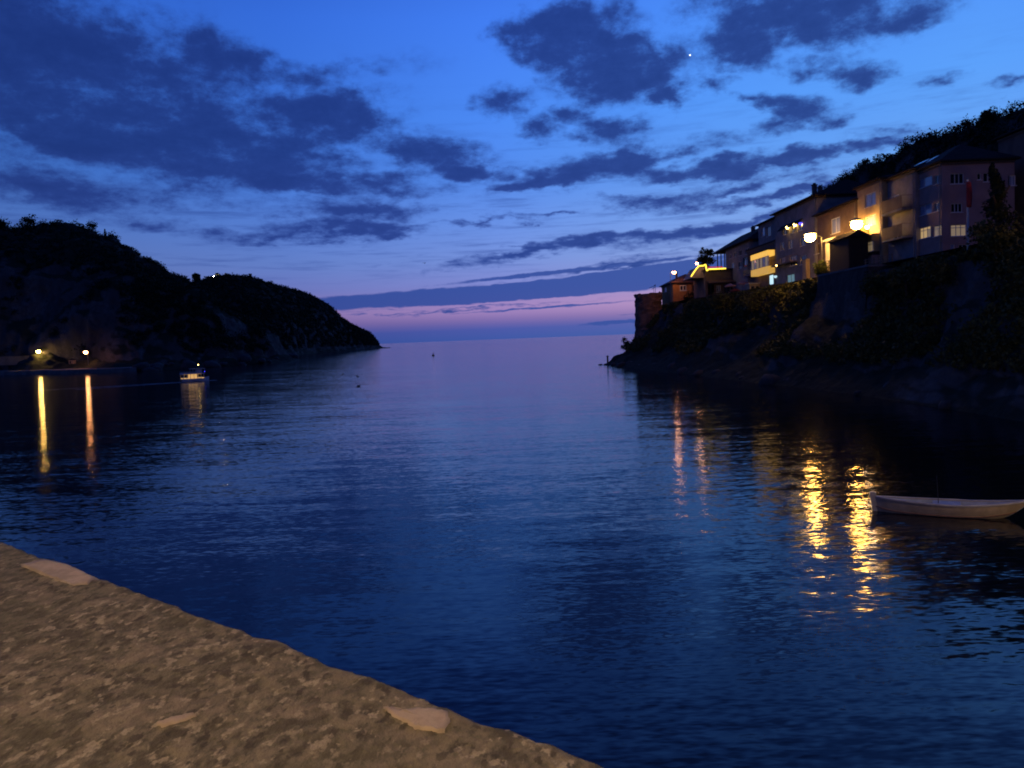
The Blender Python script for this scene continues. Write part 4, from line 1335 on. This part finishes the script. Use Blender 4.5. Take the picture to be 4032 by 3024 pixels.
# ------------------------------------------------------------------ flagpole
fp = atX(3812, 1005, 43.2)
tp = atX(3812, 706, 43.2)
t = thing('flagpole', 'slim flagpole with a furled red flag before the pink block', 'flagpole', (fp.x, fp.y, 13.2))
MB().tube((fp.x, fp.y, 12.9), (fp.x, fp.y, tp.z), .12, .08).build('pole', 'trim_white', t)
MB().ball((fp.x, fp.y, tp.z + .08), .09, .09, .09, 8, 6).build('finial', 'metal_grey', t)
mb = MB()
zt, zb = atX(3812, 716, 43.2).z, atX(3812, 815, 43.2).z
k = 14
vs = []
for i in range(k):
    f = i / (k - 1)
    z = zt + (zb - zt) * f
    wd = .08 + .14 * math.sin(f * math.pi * .8 + .3)
    vs += [(fp.x - .16 - wd * .2, fp.y - .12, z), (fp.x + wd * .3, fp.y - .24 - .06 * math.sin(f * 9), z), (fp.x + wd + .12, fp.y - .14, z - .05), (fp.x + wd * .4, fp.y + .16, z)]
fs = [(4 * i + a, 4 * i + (a + 1) % 4, 4 * (i + 1) + (a + 1) % 4, 4 * (i + 1) + a) for i in range(k - 1) for a in range(4)]
mb.add(vs, fs + [(3, 2, 1, 0), tuple(4 * (k - 1) + a for a in range(4))])
mb.build('flag', 'flag_red', t, True)


# ------------------------------------------------------------------ trees and bushes one can tell apart
def tree(name, label, base, h, w_, m, seed, n=900, size=.3, trunk=.3, cat='tree', group=None, conical=False, crown_lo=.25):
    base = Vector(base)
    t = thing(name, label, cat, base, group)
    r = np.random.default_rng(seed)
    mb = MB()
    mb.tube(base - Vector((0, 0, .6)), base + Vector((r.normal() * .15, r.normal() * .15, h * .55)), h * .035 + .04, h * .02 + .02, 7)
    for k in range(4):
        a = 2 * math.pi * k / 4 + r.random()
        z0 = h * (.25 + .1 * k)
        mb.tube(base + Vector((0, 0, z0)), base + Vector((math.cos(a) * w_ * .32, math.sin(a) * w_ * .32, z0 + h * .2)), h * .018 + .02, h * .008 + .01, 5)
    mb.build('trunk', 'bark', t)
    nb = 12 if not conical else 9
    cs, rs = [], []
    for k in range(nb):
        if conical:
            f = k / (nb - 1)
            cs.append((base.x + r.normal() * .08 * w_, base.y + r.normal() * .08 * w_, base.z + h * (.15 + .8 * f)))
            rr = w_ * .5 * (1 - f * .85)
            rs.append((rr, rr, h * .11))
        else:
            a = r.random() * 2 * math.pi
            q_ = r.random() ** .5 * .36 * w_
            cs.append((base.x + math.cos(a) * q_, base.y + math.sin(a) * q_, base.z + h * (crown_lo + (.88 - crown_lo) * r.random())))
            rr = w_ * (.16 + .14 * r.random())
            rs.append((rr, rr, rr * .85))
    V, F = leaves(cs, rs, max(20, n // nb), size, seed)
    np_mesh('crown', V, F, m, t)
    return t


def put_tree(name, label, px, py_top, py_base, Y, wpx, m, seed, **kw):
    b, tp_ = atY(px, py_base, Y), atY(px, py_top, Y)
    return tree(name, label, b, tp_.z - b.z, wpx / FPX * Y, m, seed, **kw)


put_tree('broadleaf_tree', 'dark leafy tree against the sky between the cafe and the dark house', 2782, 982, 1075, 178, 80, 'leaf_dark', 101, n=1300, size=.24)
put_tree('conifer_tree', 'dark conical tree in front of the pink block near the flagpole', 3930, 655, 985, 73, 150, 'leaf_dark', 102, n=2600, size=.16, conical=True)
put_tree('olive_bush', 'olive bush catching lamplight at the foot of the dark conifer', 3920, 826, 990, 70, 190, 'leaf_olive', 103, n=2400, size=.15, cat='bush', crown_lo=.1)
put_tree('lamplit_bush', 'bright green bush glowing under the brightest street lamp', 3236, 1022, 1110, 113.2, 70, 'leaf_bright', 104, n=1500, size=.13, cat='bush', crown_lo=.1)
put_tree('broadleaf_tree', 'rounded tree crown standing out of the skyline above the pink block', 3900, 432, 560, 127, 110, 'leaf_dark', 105, n=1800, size=.25)
put_tree('broadleaf_tree', 'tall dark tree cut by the edge of the view on the hill crest', 4046, 385, 560, 122, 60, 'leaf_dark', 106, n=1600, size=.25)
put_tree('cliff_bush', 'round dark bush clinging to the low rocks left of the tower', 2470, 1328, 1380, 193, 50, 'leaf_dark', 107, n=700, size=.2, cat='bush', crown_lo=.1)
put_tree('dark_bush', 'dark bush hiding the lower wall of the orange house', 2718, 1150, 1195, 186, 56, 'leaf_dark', 108, n=900, size=.18, cat='bush', crown_lo=.1)
for i, (px, top, bs, wd, lab) in enumerate(((20, 862, 930, 90, 'broad tree on the hilltop at the frame edge'), (115, 858, 930, 110, 'wide rounded tree on the hilltop skyline'), (334, 876, 940, 84, 'dense round tree alone on the hilltop slope'))):
    put_tree('skyline_tree', lab, px, top, bs, 428, wd, 'leaf_dark', 110 + i, n=1500, size=.55, group='trees on the near hilltop')
put_tree('cypress_tree', 'single slim dark cypress on the hilltop skyline', 416, 903, 950, 422, 14, 'leaf_dark', 120, n=500, size=.35, conical=True)
for i, (px, top, bs, wd, Y, lab) in enumerate(((775, 1076, 1112, 34, 408, 'small tree where the near hill meets the far headland'), (858, 1074, 1100, 22, 845, 'narrow tree beside the pinkish headland lamp'), (898, 1074, 1102, 22, 845, 'twin topped tree above the dim headland lamp'), (985, 1076, 1098, 14, 872, 'lone thin tree on the headland crest'))):
    put_tree('headland_tree', lab, px, top, bs, Y, wd, 'leaf_dark', 130 + i, n=600, size=.6, group='trees along the headland crest')
# bushes hanging over the cliff edge under the houses
for i, (px, top, bs, Y, wd) in enumerate(((2850, 1158, 1215, 140, 110), (2960, 1150, 1215, 128, 120), (3060, 1146, 1210, 120, 120), (3150, 1130, 1200, 114, 110), (3205, 1110, 1190, 110, 70),
                                          (3440, 1075, 1150, 90, 150), (3570, 1060, 1140, 82, 160), (3700, 1015, 1110, 77, 170))):
    lab = ('drooping bush under the cafe end of the terrace', 'dense bush below the small pale kiosk', 'bush below the two slatted fences', 'lamplit bush below the orange pier', 'upright bush against the end of the retaining wall',
           'dark bush over the coping below the cream house', 'wide dark bush below the grey house fence', 'spreading dark bush below the lit windows of the pink block')[i]
    put_tree('edge_bush', lab, px, top, bs, Y, wd, 'leaf_olive', 140 + i, n=1700, size=.15, cat='bush', group='bushes along the cliff edge', crown_lo=.08)


# ------------------------------------------------------------------ boulders along the shores
def boulder(c, s, seed, label, group):
    r = np.random.default_rng(seed)
    mb = MB().ball((0, 0, 0), 1, 1, 1, 9, 6)
    va = np.array(mb.v)
    va = va * (1 + .6 * fbm(va * 1.3 + seed * 3.1, 3, seed))[:, None] * np.array([s * (.8 + .5 * r.random()), s * (.8 + .5 * r.random()), s * (.55 + .3 * r.random())])
    a = r.random() * 6.28
    va = va @ np.array([[math.cos(a), -math.sin(a), 0], [math.sin(a), math.cos(a), 0], [0, 0, 1]])
    mb.v = [(c[0] + x, c[1] + y, c[2] + z) for x, y, z in va]
    o = np_mesh('boulder', mb.v, [f for f in mb.f], 'boulder_rock')
    # origin at the rock itself
    me = o.data
    me.transform(Matrix.Translation((-c[0], -c[1], -c[2])))
    o.location = c
    return tag(o, label, 'boulder', group)


k = 0
r0 = np.random.default_rng(77)
for i in range(34):                             # under the near hill's end
    f = r0.random()
    st = catmull([(-140, 303), (-132, 316), (-118, 338), (-108, 374), (-112, 424), (-126, 474), (-142, 510)], 100)[int(f * 99)]
    off = r0.random() * 9
    s = .8 + 2.6 * r0.random() ** 2
    boulder((st[0] - off * .8, st[1] + off * .6, .1 + off * .28), s, 200 + i, 'dark boulder tumbled at the foot of the near hill', 'boulders under the near hill')
for i in range(40):
    Y = 62 + 128 * r0.random()
    xs = np.interp(Y, SY, SXS)
    off = r0.random() * 2.2
    boulder((xs + off, Y, .1 + off * .3), .3 + .9 * r0.random() ** 2, 300 + i, 'dark shore boulder at the foot of the house cliff', 'boulders under the house cliff')
pb = atY(515, 1378, 352)
boulder((pb.x, 352, pb.z), 6.0, 401, 'big pale slab of rock leaning on the foot of the near hill', None)
# spit off the point
for i, (px, py, s) in enumerate(((2364, 1434, .45), (2384, 1432, .6), (2404, 1426, .7), (2425, 1418, .9), (2445, 1408, 1.1), (2465, 1398, 1.3), (2488, 1390, 1.4), (2440, 1432, .9), (2480, 1430, 1.0))):
    p = atZ(px, 1437, 0) if py > 1425 else atY(px, py, 193)
    boulder((p.x, p.y if py > 1425 else 193, max(p.z, .1) - .2), s, 420 + i, 'rock of the low spit running out from the tower', 'rocks of the spit')
pp = atZ(2393, 1431, .3)
t = thing('marker_post', 'short dark marker post on the tip of the rocky spit', 'post', (pp.x, pp.y, .2))
tz = atY(2393, 1400, pp.y).z
MB().tube((pp.x, pp.y, .1), (pp.x, pp.y, tz - .3), .22, .2, 10).build('post', 'metal_dark', t)
MB().lathe((pp.x, pp.y, tz - .297), [(.3, 0), (.3, .15), (.12, .3)], 10).build('cap', 'metal_dark', t)


# ------------------------------------------------------------------ boats
def hull_mesh(L, B, D, bow_rise=.5, stern_rise=.15, stern_w=.55, n=22, k=8, draft=.25):
    """hull along +x (bow at +L/2): outer skin rows; returns list of stations (each from keel to gunwale, port side)"""
    st = []
    for i in range(n):
        f = i / (n - 1)
        w_ = B / 2 * (min(1, (math.sin(min(1, (1 - f) / .62) * math.pi / 2)) ** .8)) * (stern_w + (1 - stern_w) * min(1, f / .4) ** .7 if f < .4 else 1)
        sheer = D + bow_rise * max(0, (f - .45) / .55) ** 2 + stern_rise * max(0, (.4 - f) / .4) ** 2
        keel = -draft + (draft * .8) * max(0, (f - .8) / .2) ** 2
        row = []
        for j in range(k):
            g = j / (k - 1)
            y = w_ * (math.sin(g * math.pi / 2) ** .75)
            z = keel + (sheer - keel) * (g ** 1.5)
            rake = .25 * max(0, (f - .85) / .15) * g * bow_rise
            row.append((-L / 2 + f * L + rake, y, z))
        st.append(row)
    return st


def place(mb, c, ang):
    ca, sa = math.cos(ang), math.sin(ang)
    mb.v = [(c[0] + x * ca - y * sa, c[1] + x * sa + y * ca, c[2] + z) for x, y, z in mb.v]
    return mb


def rowboat(name, label, c, ang, L, B, D, cat='boat', group=None, hullm='boat_cream', detail=True):
    t = thing(name, label, cat, (c[0], c[1], 0), group)
    st = hull_mesh(L, B, D, bow_rise=.10, stern_rise=.09)
    if detail:                                   # double-ended: the stern draws in to a raked point
        for i, row in enumerate(st):
            f = i / (len(st) - 1)
            if f < .34:
                q = f / .34
                nr = []
                for j, (x, y, z) in enumerate(row):
                    g = j / (len(row) - 1)
                    lift = (1 - q) ** 2.2
                    nr.append((x - .55 * lift * g ** 1.2 + .45 * lift * (1 - g), y * (math.sin(q * math.pi / 2) ** .7) / (1 if q > .99 else (.55 + .45 * q ** .7)) * (.8 + .2 * q), z + lift * (.12 * g + .2 * (1 - g))))
                st[i] = nr
    n, k = len(st), len(st[0])
    cut = int(k * .62)

    def skin(j0, j1, inset=0.0, dz=0.0):
        mb = MB()
        for sgn in (1, -1):
            vs = [(x, sgn * max(0, y - inset), z + dz) for row in st for (x, y, z) in row[j0:j1 + 1]]
            w_ = j1 - j0 + 1
            fs = [(i * w_ + j, (i + 1) * w_ + j, (i + 1) * w_ + j + 1, i * w_ + j + 1) for i in range(n - 1) for j in range(j1 - j0)]
            mb.add(vs, fs if sgn > 0 else [tuple(reversed(f)) for f in fs])
        return mb
    place(skin(0, cut), c, ang).build('hull', hullm, t, True)
    place(skin(cut, k - 1), c, ang).build('topside', hullm, t, True)
    mbt = MB()
    row = st[0]
    vs = [(x, y, z) for x, y, z in row] + [(x, -y, z) for x, y, z in reversed(row)]
    mbt.add(vs, [tuple(range(len(vs)))])
    if not detail:
        place(mbt, c, ang).build('transom', hullm, t)
    if not detail:
        MB_ = MB().box(-L * .3, L * .1, -B * .28, B * .28, D * .55, D + .02)
        place(MB_, c, ang).build('deck', 'boat_inside', t)
        return t
    # inner skin and floor
    inn_ = MB()
    for sgn in (1, -1):
        vs = [(x, sgn * max(0, y - .06), z - .01) for row in st[:-1] for (x, y, z) in row[2:]]
        w_ = k - 2
        fs = [(i * w_ + j, i * w_ + j + 1, (i + 1) * w_ + j + 1, (i + 1) * w_ + j) for i in range(n - 2) for j in range(w_ - 1)]
        inn_.add(vs, fs if sgn > 0 else [tuple(reversed(f)) for f in fs])
    place(inn_, c, ang).build('inner_skin', 'boat_inside', t, True)
    fl = MB()
    vs = [(row[3][0], s * max(.01, row[3][1] - .05), row[3][2] + .01) for row in st[:-2] for s in (1, -1)]
    fl.add(vs, [(2 * i, 2 * i + 1, 2 * i + 3, 2 * i + 2) for i in range(len(st) - 3)])
    place(fl, c, ang).build('floor', 'boat_wood', t)
    # gunwale rail with thickness
    for sgn in (1, -1):
        g = MB()
        pr_s = [Vector((row[-1][0], sgn * row[-1][1], row[-1][2])) for row in st]
        for a, b in zip(pr_s[:-1], pr_s[1:]):
            o1 = Vector((0, sgn * .035, 0))
            vs = [a + o1 + Vector((0, 0, -.02)), a - o1 * 2 + Vector((0, 0, -.02)), a - o1 * 2 + Vector((0, 0, .035)), a + o1 + Vector((0, 0, .035))]
            vs += [p + (b - a) for p in vs]
            g.add(vs, [(0, 1, 2, 3), (7, 6, 5, 4), (0, 4, 5, 1), (1, 5, 6, 2), (2, 6, 7, 3), (3, 7, 4, 0)])
        place(g, c, ang).build('gunwale', 'boat_white', t)
        sk = MB()
        pr_s = [Vector((row[cut][0], sgn * (row[cut][1] + .012), row[cut][2])) for row in st]
        sk.path(pr_s, .022, 5)
        place(sk, c, ang).build('rubbing_strake', 'boat_wood', t)
    # seats, foredeck, engine box
    for f, wd in ((.18, .34), (.42, .26), (.66, .24)):
        row = st[int(f * (n - 1))]
        yb = row[5][1] - .07
        s = MB().box(row[5][0] - wd / 2, row[5][0] + wd / 2, -yb, yb, row[5][2], row[5][2] + .045)
        place(s, c, ang).build('thwart', 'boat_wood', t)
    row0, fd = st[int(.80 * (n - 1))], MB()
    rows_ = st[int(.80 * (n - 1)):]
    vs = [(r_[-1][0], s * max(.005, r_[-1][1] - .06), r_[-1][2] - .05) for r_ in rows_ for s in (1, -1)]
    fd.add(vs, [(2 * i, 2 * i + 1, 2 * i + 3, 2 * i + 2) for i in range(len(rows_) - 1)])
    place(fd, c, ang).build('foredeck', 'boat_inside', t)
    place(MB().box(-.55, .25, -.3, .3, .05, D - .05).box(-.6, .3, -.34, .34, D - .048, D), c, ang).build('engine_box', 'boat_blue', t)
    # tall stem post
    hb = st[-1][-1]
    sp = MB()
    sp.add([(hb[0] - .12, -.05, -.2), (hb[0] + .03, -.05, -.2), (hb[0] + .16, -.05, hb[2] + .17), (hb[0] - .06, -.05, hb[2] + .17),
            (hb[0] - .12, .05, -.2), (hb[0] + .03, .05, -.2), (hb[0] + .16, .05, hb[2] + .17), (hb[0] - .06, .05, hb[2] + .17)],
           [(0, 1, 2, 3), (7, 6, 5, 4), (0, 4, 5, 1), (1, 5, 6, 2), (2, 6, 7, 3), (3, 7, 4, 0)])
    place(sp, c, ang).build('stem_post', 'boat_white', t)
    # slim pole standing amidships
    place(MB().tube((.1, .1, .1), (.16, .1, D + 1.0), .014, .01, 6), c, ang).build('pole', 'metal_dark', t)
    # mooring line ring and line
    line = MB()
    a = Vector((hb[0], 0, hb[2] + .12))
    line.path([a, a + Vector((.03, 0, -.35)), a + Vector((.06, 0, -.62))], .012, 5)
    place(line, c, ang).build('bow_line', 'boat_wood', t)
    return t


bl, br = atZ(3462, 2012, 0), atZ(3972, 2040, 0)
bc = (bl + br) / 2
blen = (bl - br).length
bang = math.atan2(bl.y - br.y, bl.x - br.x)
rowboat('moored_boat', 'white open wooden rowing boat with tall stem post lying on the dark water', (bc.x, bc.y, 0), bang, blen * 1.07, blen * .28, .44)

# small boats along the far quay
for (px, py, L, ang, lab) in ((112, 1456, 7.5, .35, 'long pale boat moored at the quay below the yellow lamp'), (10, 1452, 5.0, .4, 'small reddish lit boat at the quay by the frame edge'),
                              (240, 1440, 4.5, .5, 'short pale boat drawn up between the two quay lamps'), (325, 1436, 5.5, .6, 'pale boat drawn up below the orange lamp'), (370, 1434, 5.0, .7, 'second pale boat past the orange lamp')):
    z_ = 0.0 if px < 130 else 1.4
    p = atZ(px, py, z_)
    rowboat('quay_boat', lab, (p.x, p.y, z_), math.pi + .1 + ang * .3, L, 1.7, .75, group='boats at the far quay', hullm='boat_white', detail=False)
t = thing('quay_hut', 'tiny pale hut on the quay between the two lamps', 'hut', (-178, 329, 1.6))
a, b = atY(271, 1432, 329), atY(288, 1418, 329)
MB().box(a.x, b.x, 329, 331, a.z - .5, b.z).build('wall', 'plaster_cream', t)
MB().add([(a.x - .2, 328.8, b.z), (b.x + .2, 328.8, b.z), (b.x + .2, 331.2, b.z), (a.x - .2, 331.2, b.z), (a.x + .8, 330, b.z + .8)], [(3, 2, 1, 0), (0, 1, 4), (1, 2, 4), (2, 3, 4), (3, 0, 4)]).build('roof', 'roof_dark', t)
MB().box(a.x + .4, a.x + 1.0, 328.93, 328.997, a.z, a.z + 1.0).build('door', 'wood_dark', t)

# excursion boat under way
fc = atZ(768, 1502, 0)
fa = math.radians(40)
t = thing('excursion_boat', 'small lit excursion boat with roofed upper deck moving across the harbour', 'boat', (fc.x, fc.y, 0))
Lf, Bf = 9.6, 3.2
st = hull_mesh(Lf, Bf, 1.05, bow_rise=.55, stern_rise=.05, stern_w=.85, draft=.4)
mb = MB()
n, kk = len(st), len(st[0])
for sgn in (1, -1):
    vs = [(x, sgn * y, z) for row in st for (x, y, z) in row]
    fs = [(i * kk + j, (i + 1) * kk + j, (i + 1) * kk + j + 1, i * kk + j + 1) for i in range(n - 1) for j in range(kk - 1)]
    mb.add(vs, fs if sgn > 0 else [tuple(reversed(f)) for f in fs])
place(mb, fc, fa).build('hull', 'ferry_paint', t, True)
mb = MB()
vs = [(r_[-1][0], s * r_[-1][1], r_[-1][2] - .04) for r_ in st for s in (1, -1)]
mb.add(vs, [(2 * i, 2 * i + 1, 2 * i + 3, 2 * i + 2) for i in range(n - 1)])
vs = [(x, y, z) for x, y, z in st[0]] + [(x, -y, z) for x, y, z in reversed(st[0])]
mb.add(vs, [tuple(range(len(vs)))])
place(mb, fc, fa).build('deck', 'boat_wood', t)
place(MB().box(-4.3, 2.7, -1.2, 1.2, 1.02, 1.35), fc, fa).build('bench_row', 'ferry_lit', t)  # benches given their own glow in place of deck lighting
place(MB().box(-2.0, .6, -.55, .55, 1.36, 2.55), fc, fa).build('lit_saloon', 'ferry_lit', t)
for x in (-4.3, -3.1, -1.9, -.7, .5, 1.7, 2.7):
    for sgn in (1, -1):
        place(MB().box(x - .06, x + .06, sgn * 1.38 - .06, sgn * 1.38 + .06, 1.0, 2.6), fc, fa).build('deck_post', 'ferry_paint', t)
place(MB().box(-4.6, 3.0, -1.55, 1.55, 2.6, 2.75), fc, fa).build('upper_deck', 'ferry_paint', t)
lamp = place(MB().box(-4.0, 2.4, -.08, .08, 2.52, 2.597), fc, fa).build('deck_light', 'glow_yellow', t)
ur = MB()
for sgn in (1, -1):
    for zz in (3.15, 3.5):
        ur.box(-4.5, 2.0, sgn * 1.48 - .025, sgn * 1.48 + .025, zz - .05, zz)
ur.box(-4.52, -4.48, -1.45, 1.45, 3.45, 3.5)
ur.box(-4.5, 1.0, -1.5, -1.47, 2.76, 3.1).box(-4.5, 1.0, 1.47, 1.5, 2.76, 3.1)
place(ur, fc, fa).build('railing', 'ferry_paint', t)
place(MB().box(.6, 2.2, -.9, .9, 2.753, 4.1), fc, fa).build('wheelhouse', 'ferry_paint', t)
place(MB().box(2.21, 2.24, -.75, .75, 3.3, 3.9), fc, fa).build('windscreen', 'glass_dark', t)
for x in (-1.0, 3.0):
    for sgn in (1, -1):
        place(MB().box(x - .04, x + .04, sgn * 1.4 - .04, sgn * 1.4 + .04, 2.753, 4.35), fc, fa).build('canopy_post', 'ferry_paint', t)
place(MB().box(-1.4, 3.4, -1.6, 1.6, 4.353, 4.45), fc, fa).build('canopy', 'ferry_paint', t)
place(MB().tube((1.4, 0, 4.1), (1.4, 0, 5.6), .05), fc, fa).build('mast', 'metal_grey', t)
place(MB().ball((1.4, 0, 5.7), .15, .15, .15, 8, 6), fc, fa).build('mast_light', 'lamp_small', t, True)
place(MB().ball((2.9, -1.62, 3.3), .13, .13, .13, 8, 6), fc, fa).build('stern_light', 'led_blue', t, True)

t.scale = (.66, .66, .66)

# its wake: thin lines of broken foam on the water
mb = MB()
r1 = np.random.default_rng(5)
dfa = Vector((math.cos(fa), math.sin(fa), 0))
nrm_ = Vector((-dfa.y, dfa.x, 0))
for side_, L_, spread in ((1, 34, .10), (-1, 30, .12)):
    for i in range(1400):
        s = r1.random() ** 1.5 * L_
        p = Vector((fc.x, fc.y, 0)) + dfa * (4.6 - s) + nrm_ * side_ * (.6 + s * spread + r1.normal() * (.12 + .02 * s))
        a, b = .15 + .4 * r1.random(), .08 + .2 * r1.random()
        a *= max(.25, 1 - s / L_)
        z_ = .006 + .02 * r1.random()
        th = r1.random() * 3
        u_, v_ = Vector((math.cos(th) * a, math.sin(th) * a, 0)), Vector((-math.sin(th) * b, math.cos(th) * b, 0))
        q = [p - u_, p - v_, p + u_, p + v_]
        mb.add([(x.x, x.y, z_) for x in q], [(0, 1, 2, 3)])
tag(mb.build('foam', 'foam'), kind='stuff')


# ------------------------------------------------------------------ buoy, water birds, evening star
p = atZ(1706, 1401, 0)
t = thing('buoy', 'small orange buoy far out on the calm water of the bay', 'buoy', (p.x, p.y, 0))
MB().lathe((p.x, p.y, -.3), [(.5, 0), (.7, .4), (.65, .8), (.25, .95)], 12).build('float', 'buoy_orange', t)
MB().lathe((p.x, p.y, .653), [(.2, 0), (.12, .6), (.22, .65), (.22, .85), (.05, 1.0)], 10).build('topmark', 'buoy_orange', t)


def bird(label, p, s=1.0, flying=False, head=0.0):
    t = thing('seagull', label, 'bird', p)
    mb = MB()
    mb.ball((0, 0, .12), .24 * s, .11 * s, .10 * s, 10, 6)
    mb.ball((.24 * s, 0, .12 + .13 * s), .075 * s, .06 * s, .06 * s, 8, 6)
    mb.tube((.14 * s, 0, .12 + .03 * s), (.22 * s, 0, .12 + .11 * s), .05 * s, .045 * s, 6)
    mb.tube((.30 * s, 0, .12 + .13 * s), (.38 * s, 0, .12 + .11 * s), .02 * s, .004, 5)
    mb.tube((-.2 * s, 0, .13), (-.36 * s, 0, .15), .06 * s, .015, 6)
    place(mb, p, head).build('body', 'bird_grey', t, True)
    for sgn in (1, -1):
        wg = MB()
        if flying:
            q = [(.1, .08, .14), (-.1, .08, .14), (-.06, .42, .34), (.12, .42, .34), (-.12, .85, .26), (-.06, .85, .26)]
            vs = [(x * s, sgn * y * s, z * s) for x, y, z in q]
            wg.add(vs + [(x, y, z - .02) for x, y, z in vs], [(0, 1, 2, 3), (3, 2, 4, 5), (9, 8, 7, 6), (11, 10, 8, 9)])
        else:
            wg.ball((-.05 * s, sgn * .09 * s, .15), .2 * s, .035 * s, .07 * s, 8, 5)
        place(wg, p, head).build('wing', 'bird_grey', t)
    return t


for (px, py, s, hd, lab) in ((1412, 1522, 2.2, .4, 'dark gull resting on the water nearest to the excursion boat'), (1350, 1474, 2.0, 2.4, 'dark gull swimming beyond the others near the headland'), (1408, 1484, 2.0, 3.0, 'second dark gull swimming mid bay')):
    p = atZ(px, py, 0)
    bird(lab, (p.x, p.y, 0), s * .55, False, hd)
bird('gull with raised wings low over the calm bay', atY(1443, 1487, 190), 1.1, True, .5)
bird('gull high in the sky over the headland', atY(1672, 1038, 260), 1.1, True, 1.0)
p = Vector((0, 0, EYE)) + ray(2717, 217) * 6000
tag(MB().ball(p, 5.0, 5.0, 5.0, 10, 8).build('evening_star', 'star_light', None, True), 'tiny white evening star shining between the dark clouds', 'star')
o = bpy.data.objects['evening_star']
o.data.transform(Matrix.Translation(-p))
o.location = p
